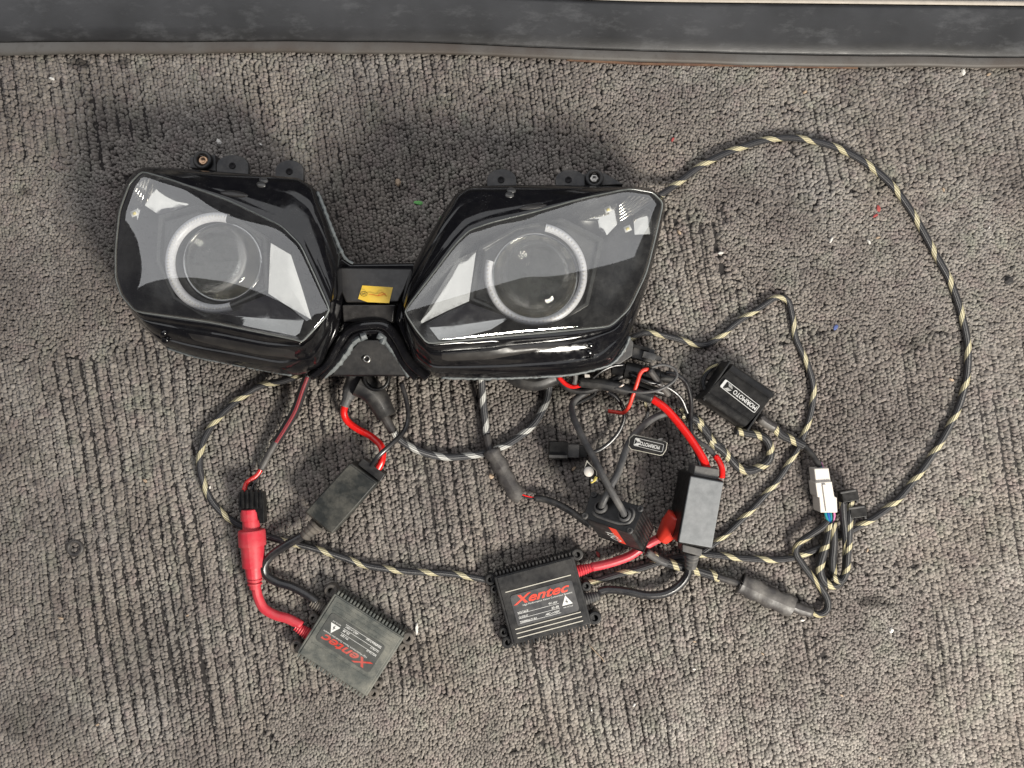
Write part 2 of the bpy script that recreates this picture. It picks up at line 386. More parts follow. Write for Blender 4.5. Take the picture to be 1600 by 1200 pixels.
def carpet():
    base = MB(); base.box((0, 0, -0.0089), 3.2, 3.2, 0.009)
    fl = meshobj('carpet', base, 'carpet_backing', smooth=False)
    tag(fl, 'worn grey looped carpet with ribbed rows', kind='structure'); MT[fl.name] = Matrix.Identity(4)
    ang = math.radians(9.0); ca, sa = math.cos(ang), math.sin(ang)
    X0, X1, Y0, Y1 = -110, 1710, 70, 1270
    pts = []
    # ribbed rows: groups of two to four rows of loops with a furrow between groups
    q = -420.0; r2 = random.Random(3); i = 0; DY = 5.0
    while q < 2050:
        k = r2.choice([2, 2, 3, 3, 3, 4])
        for g in range(k):
            n = int(1330 / DY)
            p = 30 + np.arange(n) * DY + rng.uniform(-1.5, 1.5, n) + (i % 2) * DY / 2
            off = (g - (k - 1) / 2)
            st = np.clip((vnoise(np.full(n, q / 150) + 3, p / 330, 41) - 0.28) * 2.6 - 0.35 * np.clip((p - 700) / 300, 0, 1), 0.05, 1.0)
            qq = q + g * 5.8 - off * st * 0.75 + (vnoise(np.full(n, q / 110), p / 140, 5) - 0.5) * 13 + rng.normal(0, 0.9, n)
            edge = st * (abs(off) / max(1, (k - 1) / 2)) if k > 1 else st * 0.3
            px = qq + p * math.tan(ang) - 30; py = p
            pts.append(np.stack([px, py, np.full(n, i), p, edge * np.ones(n)], 1)); i += 1
        q += k * 5.8 + 0.5 + r2.random() * 1.0
    A = np.concatenate(pts)
    A = A[(A[:, 0] > X0) & (A[:, 0] < X1) & (A[:, 1] > Y0) & (A[:, 1] < Y1)]
    w = worn(A[:, 0], A[:, 1]); A = A[rng.random(len(A)) > w]
    w = worn(A[:, 0], A[:, 1])
    crack = vnoise(A[:, 2] * 0.83, A[:, 3] / 330, 11); crack2 = vnoise(A[:, 0] / 180, A[:, 1] / 180, 12)
    sink = np.clip((crack - 0.80 + (crack2 - 0.5) * 0.5) / 0.16, 0, 1)
    n = len(A)
    rad = rng.uniform(2.7, 4.3, n) * (1 - 0.15 * sink)
    hgt = rng.uniform(0.0048, 0.0056, n) - sink * 0.0015 * rng.uniform(.4, 1.2, n) - A[:, 4] * 0.0021 * (1 - w)
    # fine flattened pile
    gx, gy = np.meshgrid(np.arange(X0, X1, 4.3), np.arange(Y0, Y1, 4.0)); g = np.stack([gx.ravel(), gy.ravel()], 1)
    g = g + rng.uniform(-2, 2, g.shape); wg = worn(g[:, 0], g[:, 1]); g = g[rng.random(len(g)) < wg]
    m = len(g)
    PX = np.concatenate([A[:, 0], g[:, 0]]); PY = np.concatenate([A[:, 1], g[:, 1]])
    RAD = np.concatenate([rad, rng.uniform(2.4, 3.5, m)]) * K
    HG = np.concatenate([hgt, rng.uniform(0.0045, 0.0050, m)])
    # coarser pile outside the area seen close up
    gx, gy = np.meshgrid(np.arange(-480, 2080, 8.0), np.arange(Y0, 1620, 7.0)); e = np.stack([gx.ravel(), gy.ravel()], 1)
    e = e[(e[:, 0] < X0) | (e[:, 0] > X1) | (e[:, 1] > Y1)]; e = e + rng.uniform(-2, 2, e.shape)
    PX = np.concatenate([PX, e[:, 0]]); PY = np.concatenate([PY, e[:, 1]])
    RAD = np.concatenate([RAD, rng.uniform(4.0, 5.6, len(e)) * K]); HG = np.concatenate([HG, rng.uniform(0.0046, 0.0054, len(e))])
    N = n + m + len(e)
    seg = 6
    prof = ((1.22, 0.48), (0.74, 0.91))
    NV = 2 * seg + 1
    a0 = rng.uniform(0, 6.28, N)
    V = np.zeros((N, NV, 3), np.float32)
    el = rng.uniform(0.85, 1.3, N); rot = rng.normal(math.pi / 2 - ang * 0, 0.5, N)
    ccx = (PX - 800) * K; ccy = (600 - PY) * K
    for k, (rr, hh) in enumerate(prof):
        for j in range(seg):
            a = a0 + 2 * math.pi * j / seg
            jit = 1 + rng.normal(0, 0.11, N)
            dx = np.cos(a) * RAD * rr * jit * el; dy = np.sin(a) * RAD * rr * jit / np.sqrt(el)
            V[:, k * seg + j, 0] = ccx + dx * np.cos(rot) - dy * np.sin(rot)
            V[:, k * seg + j, 1] = ccy + dx * np.sin(rot) + dy * np.cos(rot)
            V[:, k * seg + j, 2] = -0.0062 + HG * hh * (1 + rng.normal(0, 0.045, N)) + (0.0002 if k else -0.0006)
    V[:, NV - 1, 0] = ccx + rng.normal(0, 0.15, N) * RAD; V[:, NV - 1, 1] = ccy + rng.normal(0, 0.15, N) * RAD
    V[:, NV - 1, 2] = -0.0062 + HG * rng.uniform(0.97, 1.06, N)
    F = []
    for k in range(1):
        for j in range(seg):
            a = k * seg + j; b = k * seg + (j + 1) % seg
            F += [(a, b, b + seg), (a, b + seg, a + seg)]
    for j in range(seg): F.append((seg + j, seg + (j + 1) % seg, NV - 1))
    F = np.array(F, np.int32)
    FA = (F[None] + (np.arange(N, dtype=np.int32) * (NV))[:, None, None]).reshape(-1, 3)
    me = bpy.data.meshes.new('pile'); nv = N * (NV); nf = len(FA)
    me.vertices.add(nv); me.vertices.foreach_set('co', V.reshape(-1))
    me.loops.add(nf * 3); me.loops.foreach_set('vertex_index', FA.reshape(-1))
    me.polygons.add(nf); me.polygons.foreach_set('loop_start', np.arange(nf, dtype=np.int32) * 3)
    me.polygons.foreach_set('loop_total', np.full(nf, 3, np.int32))
    me.polygons.foreach_set('use_smooth', np.ones(nf, bool))
    me.update(calc_edges=True)
    tint = np.clip(rng.normal(1.0, 0.14, N), 0.5, 1.7)
    for sx, sy, ra, rb, k_ in ((120, 98, 17, 9, .7), (190, 95, 13, 7, .6), (1364, 940, 24, 11, .6), (1392, 946, 10, 6, .5), (37, 300, 12, 8, .5), (1430, 540, 12, 7, .5), (345, 300, 60, 20, .3), (60, 1130, 80, 40, .3), (230, 1010, 60, 90, .2), (640, 1030, 110, 40, .2)):
        d_ = ((PX - sx) / ra) ** 2 + ((PY - sy) / rb) ** 2 + (vnoise(PX / 7, PY / 7, 55) - .5) * 1.1
        tint = tint * (1 - k_ * np.clip(1.4 - d_, 0, 1))
    tint = np.repeat(tint, NV).astype(np.float32)
    at = me.attributes.new('tint', 'FLOAT', 'POINT'); at.data.foreach_set('value', tint)
    me.materials.append(M['carpet_pile'])
    o = bpy.data.objects.new('pile', me); COL.objects.link(o); o.parent = fl; o['kind'] = 'stuff'
    o['label'] = 'looped grey pile tufts in crooked rows'
carpet()
mb = MB(); zf = -.0016
for x0, x1, y0, y1 in ((-1.58, -.76, -1.58, .31), (.76, 1.58, -1.58, .31), (-.76, .76, -1.58, -.605)):
    mb.add([Vector((x0, y0, zf)), Vector((x1, y0, zf)), Vector((x1, y1, zf)), Vector((x0, y1, zf))], [(0, 1, 2, 3)])
tag(meshobj('carpet', mb, 'carpet_far', smooth=False), 'plain grey carpet beyond the ribbed part', kind='structure')

# ------------------------------------------------------------------ door sill
def sill():
    xs = np.arange(-260, 1861, 12.0)
    I = lambda tab: np.interp(xs, [a for a, _ in tab], [b for _, b in tab])
    sm = lambda y: np.convolve(np.pad(y, 6, mode='edge'), np.ones(13) / 13, 'valid')
    wav = (vnoise(xs / 90, xs * 0, 21) - 0.5) * 3
    yb = sm(I([(-260, 88), (0, 86), (400, 83), (700, 83), (850, 90), (950, 97), (1300, 104), (1860, 108)])) + wav
    yl = sm(I([(-260, 68), (0, 66), (640, 65), (800, 72), (950, 80), (1300, 87), (1860, 94)])) + wav * 0.6
    yt = sm(I([(-260, -34), (0, -28), (600, -14), (880, -2), (1000, 3), (1300, 6), (1860, 12)]))
    root = thing('door_sill', 'scuffed black rubber door sill strip along the carpet edge', 'door sill', (0, 0.33, 0))
    def strip(name, secs, m):
        mb = MB(); mb.loft([[P(x, y[i], z) for y, z in secs] for i, x in enumerate(xs)], closed=False)
        return part(name, mb, m, root)
    strip('lip', [(yb + 1.0, -0.006), (yb, 0.001), (yb - 2, 0.0035), (yb - 6, 0.0045), (yl + 3, 0.0045), (yl, 0.004)], 'sill_lip')
    strip('rubber_face', [(yl + 0.3, 0.001), (yl - 1.5, 0.0045), (yl - 5, 0.0062), (yl - 25, 0.0085), ((yl + yt) / 2, 0.0100), (yt + 8, 0.0125), (yt + 2, 0.0120), (yt, 0.0060)], 'sill_rubber')
    strip('trim_strip', [(yt + 1, 0.004), (yt - 0.5, 0.011), (yt - 7, 0.0115), (yt - 8, 0.004)], 'aluminium_strip')
    strip('painted_edge', [(yt - 7, 0.002), (yt - 8, 0.009), (yt - 60, 0.010), (yt - 61, -0.006)], 'white_paint')
    return root
sill()
mb = MB()
mb.tube([P(x, np.interp(x, [880, 1000, 1340], [92.5, 99, 105]), -0.0005 + 0.0006 * math.sin(x * .07)) for x in range(885, 1341, 7)], 0.0016, 6)
mat('rust', (0.07, 0.03, 0.02), 0.8, dust=0.5, dustcol=(0.3, 0.2, 0.12))
solo('rusty_strip', mb, 'rust', 'thin rusty strip showing between sill lip and carpet', 'strip')

# ------------------------------------------------------------------ headlight
HL = thing('motorcycle_headlight', 'glossy black twin motorcycle headlight assembly with clear lenses lying on carpet', 'headlight', P(610, 430, 0))

# (lens px, lens py, lens z, outer px, outer py, outer z, ridge amount)
LEFT = [(187,330,.064,182,330,.040,0), (203,287,.064,197,282,.040,0), (222,268,.066,220,260,.040,0), (262,279,.071,285,263,.052,.1), (307,295,.078,330,267,.060,.15),
 (357,313,.083,378,271,.066,.15), (407,337,.091,432,275,.072,.15), (440,353,.096,466,278,.076,.2), (470,383,.101,490,292,.078,.5), (493,433,.107,510,335,.079,.8),
 (515,483,.113,531,393,.078,1), (510,494,.114,536,440,.076,1), (492,514,.114,535,480,.074,1), (473,534,.112,528,515,.070,1), (458,530,.110,500,572,.070,1),
 (400,518,.100,455,588,.068,1), (327,503,.088,380,574,.062,1), (270,495,.082,310,560,.058,1), (212,487,.073,258,543,.053,.7), (190,462,.067,213,502,.042,.3),
 (181,435,.064,180,446,.040,0), (181,390,.064,177,390,.040,0)]
RIGHT = [(640,475,.113,640,425,.078,1), (667,440,.109,662,383,.080,.8), (710,383,.102,690,335,.078,.5), (733,360,.098,712,303,.076,.2), (767,348,.093,735,291,.074,.15),
 (833,332,.084,800,289,.067,.15), (910,310,.074,890,289,.058,.15), (983,295,.062,960,291,.048,.1), (1020,301,.056,1015,293,.040,0), (1036,317,.052,1041,312,.038,0),
 (1026,363,.052,1032,363,.038,0), (1010,427,.054,1016,430,.038,0), (983,483,.060,1000,480,.040,.2), (953,510,.068,984,527,.054,.7), (900,515,.077,955,572,.052,1),
 (850,520,.085,900,586,.056,1), (780,526,.096,800,592,.062,1), (720,532,.105,722,592,.067,1), (668,537,.112,680,590,.070,1), (650,515,.114,648,566,.076,1),
 (637,495,.114,630,520,.074,1), (633,487,.114,626,470,.077,1)]

from mathutils.bvhtree import BVHTree
SURF = {}
def on(hs, x, y, lift=0.0):
    """point of the housing surface behind photo pixel x, y"""
    o_ = Vector((0, 0, H)); d = (P(x, y, 0) - o_).normalized()
    loc, n_, i_, ds = SURF[hs.name].ray_cast(o_, d)
    if loc is None: return P(x, y, .05)
    if n_.z < 0: n_ = -n_
    return loc + n_ * lift
def patch(name, hs, top, bot, lift, m, nx=18, ny=4):
    A_ = lambda pl, t_: np.array([np.interp(t_, np.linspace(0, 1, len(pl)), [p[k] for p in pl]) for k in (0, 1)])
    rows = []
    for j in range(ny + 1):
        v = j / ny
        rows.append([on(hs, *(A_(top, i / nx) * (1 - v) + A_(bot, i / nx) * v), lift if 0 < i < nx and 0 < j < ny else -.0006) for i in range(nx + 1)])
    mb = MB(); mb.loft(rows, closed=False); return part(name, mb, m, hs, sharp=45)
def oval(name, hs, cx, cy, a, b, rot, lift, m):
    loops = []
    for s, l in ((1.0, -.0004), (.86, lift), (.45, lift * 1.25), (.08, lift * 1.3)):
        lp = []
        for j in range(20):
            t_ = 2 * math.pi * j / 20; u_, v_ = a * s * math.cos(t_), b * s * math.sin(t_)
            lp.append(on(hs, cx + u_ * math.cos(rot) - v_ * math.sin(rot), cy + u_ * math.sin(rot) + v_ * math.cos(rot), l))
        loops.append(lp)
    mb = MB(); mb.loft(loops, True, False, True); return part(name, mb, m, hs)

def refine(pairs, sub=5, it=1):
    A = np.array(pairs, float); n = len(A); out = []
    for i in range(n):
        for k in range(sub): out.append(A[i] + (A[(i + 1) % n] - A[i]) * k / sub)
    B = np.array(out)
    for _ in range(it): B = (np.roll(B, 1, 0) + 2 * B + np.roll(B, -1, 0)) / 4
    return B

def unit(pairs):
    B = refine(pairs)
    L = B[:, :3]; O = B[:, 3:6]; amp = B[:, 6]
    prof = [(0, 0, -.006), (0, 0, -.0005), (.05, .01, .0008), (.11, .03, .0008), (.15, .05, -.0014), (.24, .10, -.0016), (.29, .13, .0004), (.34, .17, .0010),
            (.58, .40, .0006), (.63, .44, -.0006), (.67, .48, -.0006), (.72, .52, .0012), (.80, .62, .0016), (.88, .74, .0006), (.95, .88, -.0006), (1.0, 1.0, -.0024)]
    loops = []
    for tt, f, dz in prof:
        q = L * (1 - tt) + O * tt; z = L[:, 2] * (1 - f) + O[:, 2] * f + dz * np.where(dz < -.005, 1, np.maximum(amp, .12))
        loops.append([P(q[i, 0], q[i, 1], z[i]) for i in range(len(q))])
    c = sum(loops[-1], Vector()) / len(loops[-1])
    for zs, sc in ((.6, 1.0), (.25, .93), (0, .80)):
        loops.append([Vector((c.x + (p.x - c.x) * sc, c.y + (p.y - c.y) * sc, p.z * zs + 0.001)) for p in loops[len(prof) - 1]])
    mb = MB(); mb.loft([l[::-1] for l in loops], True, False, True)
    tree = BVHTree.FromPolygons(mb.v, mb.f)
    hs = part('housing', mb, 'gloss_black', HL, sharp=50); SURF[hs.name] = tree
    # inside bowl
    cl = sum((P(*l) for l in L), Vector()) / len(L)
    def ring(s, zf):
        return [Vector((cl.x + (p.x - cl.x) * s, cl.y + (p.y - cl.y) * s, zf(p.z))) for p in (P(*l) for l in L)]
    mb = MB()
    mb.loft([r[::-1] for r in (ring(1.0, lambda z: z - .003), ring(.985, lambda z: z - .008), ring(.93, lambda z: z * .55 + .008), ring(.80, lambda z: .034), ring(.4, lambda z: .032))], True, False, True)
    part('bowl', mb, 'inner_black', hs)
    # clear cover
    W = np.array([list(P(*l)) for l in L]); S = W.copy()
    for _ in range(160): S = (np.roll(S, 1, 0) + 2 * S + np.roll(S, -1, 0)) / 4
    cen = W.mean(0); coef, *_ = np.linalg.lstsq(np.c_[W[:, :2], np.ones(len(W))], W[:, 2], rcond=None)
    mb = MB(); lp = []
    for s, up in ((1.0, -.0015), (1.0, .0008), (.992, .0022), (.975, .0034), (.94, .0044), (.88, .0058), (.8, .0073), (.7, .0088), (.58, .0102), (.45, .0114), (.3, .0123), (.15, .0128), (.04, .0130)):
        k_ = s ** 6; xy = cen[:2] + (W[:, :2] * k_ + S[:, :2] * (1 - k_) - cen[:2]) * s
        pl_ = xy @ coef[:2] + coef[2]; res = (W[:, 2] - (W[:, :2] @ coef[:2] + coef[2])) * s ** 8
        lp.append([Vector((xy[i][0], xy[i][1], pl_[i] + res[i] + up)) for i in range(len(W))][::-1])
    mb.loft(lp, True, False, True)
    cov = part('lens_cover', mb, 'clear_cover', HL)
    rim = ring(1.0, lambda z: z + .0006); rim.append(rim[0].copy()); mb = MB(); mb.tube(rim, .0007, 6, cap=False); part('cover_rim', mb, 'clear_edge', cov)
    return hs, cov, L
hsL, covL, LL = unit(LEFT)
hsR, covR, LR = unit(RIGHT)

def zoom1(p, z): return P(160 + p[0] / 3, 220 + p[1] / 3, z)
def zoom3(p, z): return P(620 + p[0] / 3, 220 + p[1] / 3, z)

def sheet(pts3, thick=0.0012, sub=1):
    """thin curved plate from a polygon of world points"""
    mb = MB(); return mb.prism(pts3, Vector((0, 0, -thick)))

def projector(F, c, R, rin, shroud, dome_c, dome_r, a0, a1, zb):
    """square-cut shroud, halo ring and bi-xenon style ball lens"""
    mb = MB(); pts = [F(p, zb) for p in shroud]
    cc = sum(pts, Vector()) / len(pts)
    inner = [Vector((cc.x + (p.x - cc.x) * .93, cc.y + (p.y - cc.y) * .93, zb - .0006)) for p in pts]
    wall = [Vector((p.x, p.y, zb - .02)) for p in pts]
    if sum(pts[i].x * pts[(i + 1) % len(pts)].y - pts[(i + 1) % len(pts)].x * pts[i].y for i in range(len(pts))) < 0:
        pts = pts[::-1]; inner = inner[::-1]; wall = wall[::-1]
    deep = [Vector((cc.x + (p.x - cc.x) * .90, cc.y + (p.y - cc.y) * .90, zb - .004)) for p in pts[::1]]
    mb.loft([wall, pts, inner, deep], True, False, True)
    pr = part('projector', mb, 'shroud_black', HL, bevel=.0008)
    C = F(c, zb)
    k = K / 3 * (H - zb) / H
    mb = MB(); ro = R * k; ri = rin * k; w = (ro - ri) / 2; rm = (ro + ri) / 2
    prof = [(rm + w * math.cos(a), .0055 + .0045 * math.sin(a)) for a in np.linspace(-.5, math.pi + .5, 9)]
    mb.lathe(C, prof, 72, a0=a0, a1=a1)
    hr = part('halo_ring', mb, 'halo_white', pr)
    mb = MB()
    for i in range(56):
        a = a0 + (a1 - a0) * (i + .5) / 56
        p = C + Vector((math.cos(a) * rm * 1.0, math.sin(a) * rm, .0097)); mb.box(p, .0016, .0009, .0008, a)
    part('halo_chips', mb, 'halo_chip', pr)['kind'] = 'stuff'
    # bowl and ball lens
    D = F(dome_c, zb); rd = dome_r * k
    mb = MB(); mb.lathe(D, [(ri * .99, -.001), (ri * .95, -.0035), (rd * 1.02, -.0035), (rd * .8, -.018), (rd * .3, -.026), (.0005, -.027)], 11)
    part('reflector_bowl', mb, 'bowl_chrome', pr, smooth=False)
    mb = MB(); mb.prism([D + Vector((rd * .86 * math.cos(x), rd * .86 * math.sin(x) - rd * .02, -.010)) for x in np.linspace(math.pi * 1.02, math.pi * 1.98, 14)], Vector((0, 0, -.0012)))
    part('cutoff_shield', mb, 'shield_metal', pr, smooth=False)
    mb = MB(); mb.lathe(D + Vector((0, 0, -.004)), [(.0001, -.008), (.0032, -.009), (.0036, -.014), (.0045, -.020)], 16); part('bulb', mb, 'led_base', pr)
    mb = MB(); mb.lathe(D, [(rd * 1.06, -.004), (rd * 1.07, -.001), (rd * 1.0, .0004), (rd * .97, -.002)], 48)
    part('lens_collar', mb, 'dark_chrome', pr)
    mb = MB(); a = np.linspace(0.0, 1.0, 10)
    prof = [(rd, -.0035)] + [(rd * math.cos(x * math.pi / 2 * .985), -.003 + rd * .60 * math.sin(x * math.pi / 2)) for x in a]
    mb.lathe(D, prof, 48); n = len(mb.v); mb.f.append(tuple(range(n - 48, n))); mb.f.append(tuple(range(48))[::-1])
    part('ball_lens', mb, 'projector_glass', pr)
    return pr

prL = projector(zoom1, (545, 578), 236, 192, [(262,350),(440,300),(640,370),(768,450),(778,700),(620,772),(480,830),(330,742),(250,560)], (562, 568), 178, math.radians(75), math.radians(290), .067)
prR = projector(zoom3, (650, 630), 240, 203, [(385,500),(337,745),(540,828),(720,880),(900,770),(970,460),(780,362),(560,400)], (648, 636), 196, math.radians(-196), math.radians(78), .065)

# chrome reflector facets beside each projector
def facet(name, F, pts, m, parent, th=.0012):
    mb = MB(); mb.prism([F(p[:2], p[2]) for p in pts], Vector((0, 0, -th))); return part(name, mb, m, parent, smooth=False)
def mirror(name, F, pts, zc, n, m, parent, bulge=.0):
    """dished reflector plate: outline on the plane through height zc with normal n"""
    n = Vector(n).normalized(); o_ = Vector((0, 0, H))
    cx = sum(p[0] for p in pts) / len(pts); cy = sum(p[1] for p in pts) / len(pts); c = F((cx, cy), zc)
    full = []
    for k in range(len(pts)):
        a_, b_ = pts[k], pts[(k + 1) % len(pts)]
        for q_ in range(5): full.append((a_[0] + (b_[0] - a_[0]) * q_ / 5, a_[1] + (b_[1] - a_[1]) * q_ / 5))
    loops = []
    for s in (1.0, .75, .5, .25, .05):
        lp = []
        for x, y in full:
            d = F((cx + (x - cx) * s, cy + (y - cy) * s), 0) - o_
            lp.append(o_ + d * ((c - o_).dot(n) / d.dot(n)) + n * bulge * (1 - s * s))
        loops.append(lp)
    if (loops[0][5] - c).cross(loops[0][10] - c).z < 0: loops = [l[::-1] for l in loops]
    rim = [p - Vector((0, 0, .0015)) for p in loops[0]]
    mb = MB(); mb.loft([rim] + loops, True, False, True); return part(name, mb, m, parent, sharp=40)
mirror('reflector', zoom1, [(788,478),(884,535),(935,690),(980,838),(870,775),(778,716)], .074, (-.20, .17, .97), 'chrome', hsL, .0016)
mirror('reflector', zoom1, [(774,722),(870,782),(945,838),(925,900),(890,925),(760,890),(560,840),(500,812),(622,778)], .068, (-.12, .05, .97), 'dark_chrome', hsL, -.0025)
mirror('reflector', zoom3, [(372,515),(283,556),(190,710),(104,862),(230,800),(338,752)], .074, (.24, .16, .97), 'chrome', hsR, .0012)
mirror('reflector', zoom3, [(334,758),(230,806),(108,872),(120,905),(150,942),(300,922),(440,885),(530,830)], .068, (.10, .04, .97), 'dark_chrome', hsR, -.0025)
# serrated lower rim inside the right lens
mb = MB()
for i in range(62):
    x = 160 + i * 13.2; mb.box(zoom3((x, 946 - (x - 160) * .083), .093 - .036 * i / 62), .0012, .0012, .0008, .1)
part('serrated_rim', mb, 'steel', hsR)['kind'] = 'stuff'
mb = MB()
for i in range(20):
    t_ = i / 19; mb.box(zoom1((925 + t_ * 120, 950 - t_ * 130), .108), .0010, .0010, .0008, .1)
part('serrated_rim', mb, 'steel', hsL)['kind'] = 'stuff'

# parking lights in the outer upper corners
def parking(F, hs, facets, ribs, leds, z):
    pk = None
    for i, (m, pts, zc, n_) in enumerate(facets):
        o = mirror('parking_light' if pk is None else 'facet', F, pts, zc, n_, m, HL if pk is None else pk, .0015)
        if pk is None: pk = o
    (ax, ay), (bx, by), (cx, cy), (dx, dy), n = ribs      # a->b one side, c->d the opposite side
    for i in range(n):
        t_ = (i + .5) / n
        p = F((ax + (bx - ax) * t_, ay + (by - ay) * t_), z + .0045); q = F((cx + (dx - cx) * t_, cy + (dy - cy) * t_), z + .0045)
        mb = MB(); mb.tube([p, (p + q) / 2 + Vector((0, 0, .001)), q], .0012, 8); part('rib', mb, 'chrome', pk)
    for (x, y) in leds:
        mb = MB(); mb.box(F((x, y), z + .006), .006, .005, .001, .4); l = part('led', mb, 'led_base', pk)
        mb = MB(); mb.box(F((x, y), z + .0069), .0028, .0024, .001, .4); part('led_chip', mb, 'led_yellow', l)
    return pk
parking(zoom1, hsL, [('chrome', [(228,178),(305,245),(405,298),(330,330),(262,345),(195,300)], .054, (-.02, .12, 1)),
                     ('inner_black', [(165,155),(228,176),(185,306),(128,215)], .050, (.0, .2, 1)),
                     ('chrome', [(112,290),(180,312),(165,372),(140,360)], .048, (.12, .1, 1))],
        ((148,172),(224,182),(126,222),(186,302),6), [(150,340)], .051)
parking(zoom3, hsR, [('chrome', [(845,372),(885,330),(930,326),(1032,292),(1036,388),(985,442),(950,420),(935,375)], .046, (.08, .16, 1)),
                     ('inner_black', [(1036,290),(1100,245),(1215,272),(1042,392)], .043, (.0, .2, 1)),
                     ('chrome', [(1108,350),(1200,295),(1203,437),(1115,440)], .040, (.05, .2, 1))],
        ((1095,250),(1205,275),(1040,300),(1045,385),6), [(990,322),(1082,412)], .043)

# bridge between the two lamps
mb = MB(); mb.prism([P(*p) for p in ((503,372,.070),(535,402,.071),(548,411,.071),(650,410,.071),(668,388,.070),(660,500,.066),(655,560,.056),(640,588,.050),(508,588,.050),(508,540,.058),(515,480,.066))], .015)
br = part('bridge', mb, 'gloss_black', HL, bevel=.003)
mb = MB(); mb.prism([P(*p) for p in ((529,418,.0745),(645,420,.0745),(632,452,.0765),(622,472,.077),(540,472,.077),(533,456,.0765))], .06)
part('bridge_panel', mb, 'panel_black', br, bevel=.0014)
mb = MB(); mb.prism([P(*p) for p in ((534,476,.0765),(618,476,.0765),(614,504,.070),(536,504,.070))], .05)
part('bridge_panel', mb, 'panel_black', br, bevel=.0014)
def ztop(x, y): return .0745 + (y - 418) / 54 * .0025
sq = [(566,446),(614,449),(608,473.5),(574,472),(559.5,467)]
mb = MB(); mb.prism([P(x, y, min(ztop(x, y), .0771) + .0007) for x, y in sq], Vector((0, 0, -.0004)))
stk = part('sticker', mb, 'yellow_sticker', br, smooth=False, label='small yellow inspection sticker with red scribble')
zs = .0786
mb = MB(); mb.tube([P(568.5 + 5.4 * math.cos(a), 459 + 3.6 * math.sin(a), zs) for a in np.linspace(0, 2 * math.pi, 24)], .00022, 4)
mb = merge(mb, text_mb('0N', P(565.4, 460.6, zs), (1, -.06, 0), (.06, 1, 0), width=.0036, height=.0018))
mat('ink_black', (0.03, 0.025, 0.02), 0.6); mat('ink_red', (0.55, 0.12, 0.03), 0.6)
part('stamp', mb, 'ink_black', stk)
mb = MB(); mb.tube([P(576 + 26 * t_, 460 - .5 * math.sin(t_ * 9) + 3.0 * math.sin(t_ * 3.0 + .3) * t_ - .2, zs) for t_ in np.linspace(0, 1, 30)], .0003, 4)
mb.tube([P(604 - 14 * t_, 462.5 - 5 * math.sin(t_ * 3.1) , zs) for t_ in np.linspace(0, 1, 16)], .00025, 4)
part('scribble', mb, 'ink_red', stk)

# stepped arch round the middle bracket
def rail(name, pl, r, m, parent, step=.003, seg=10):
    mb = MB(); mb.tube(path(pl, .05, step), r, seg); return part(name, mb, m, parent)
rail('arch_ridge', [(486,588,.057),(512,566,.062),(530,535,.068),(548,514,.071),(580,507,.072),(604,510,.072),(622,532,.068),(640,565,.062),(668,590,.058)], .0042, 'gloss_black', br)
rail('arch_ridge', [(500,590,.054),(522,566,.060),(540,540,.065),(555,523,.068),(580,517,.069),(598,520,.068),(614,540,.064),(632,570,.058),(650,592,.054)], .0030, 'gloss_black', br)
rail('arch_ridge', [(520,478,.074),(524,500,.075),(520,520,.073),(505,545,.070),(485,566,.066)], .0036, 'gloss_black', br)
rail('arch_ridge', [(634,478,.074),(628,500,.075),(634,520,.073),(646,545,.070),(660,566,.066)], .0036, 'gloss_black', br)
def bead(pl, r, name='sealant_bead', parent=br):
    base = path(pl, .05, .0016); rr = [r * (.8 + .35 * random.random()) for _ in base]
    base = [p + Vector((random.gauss(0, .0002), random.gauss(0, .0002), random.gauss(0, .0002))) for p in base]
    mb = MB(); mb.tube(base, rr, 8); return part(name, mb, 'sealant', parent)
bead([(506,588,.052),(524,574,.0585),(541,552,.063),(553,534,.067),(563,528,.068)], .0028)
bead([(563,527,.069),(572,524,.0695)], .0042)
bead([(590,523,.0695),(600,528,.0685),(596,535,.067)], .0034)
bead([(600,530,.067),(612,548,.063),(626,566,.058),(638,588,.052)], .0019)
bead([(508,350,.070),(528,385,.073),(540,404,.072),(552,412,.071)], .0013)
bead([(496,300,.077),(506,325,.079),(520,362,.079),(534,395,.0775)], .0016)
bead([(262,544,.051),(310,558,.056),(380,572,.060),(455,586,.066)], .0012, parent=hsL)
bead([(690,590,.068),(760,591,.064),(830,589,.059),(890,585,.055),(930,577,.053),(956,568,.051),(974,548,.052),(984,526,.053)], .0015, parent=hsR)
# middle bracket with its screw
mb = MB(); mb.prism([P(*p) for p in ((563,531,.0665),(598,531,.0665),(612,550,.062),(636,586,.053),(518,586,.053),(546,550,.062))], .03)
cb = part('bracket', mb, 'bracket_black', HL, bevel=.001)
def screw(x, y, z, r, parent, m='steel', mh='hole_black', name='screw', tilt=Vector((0, 0, 1))):
    mb = MB(); mb.lathe(P(x, y, z), [(r, -.003), (r, .0006), (r * .8, .0012), (r * .55, .0012), (r * .5, .0002)], 20, tilt)
    s_ = part(name, mb, m, parent)
    mb = MB(); mb.lathe(P(x, y, z), [(r * .5, .0001), (.0001, .0001)], 16, tilt); part('recess', mb, mh, s_)
    return s_
screw(573, 561, .0605, .0036, cb, 'steel')

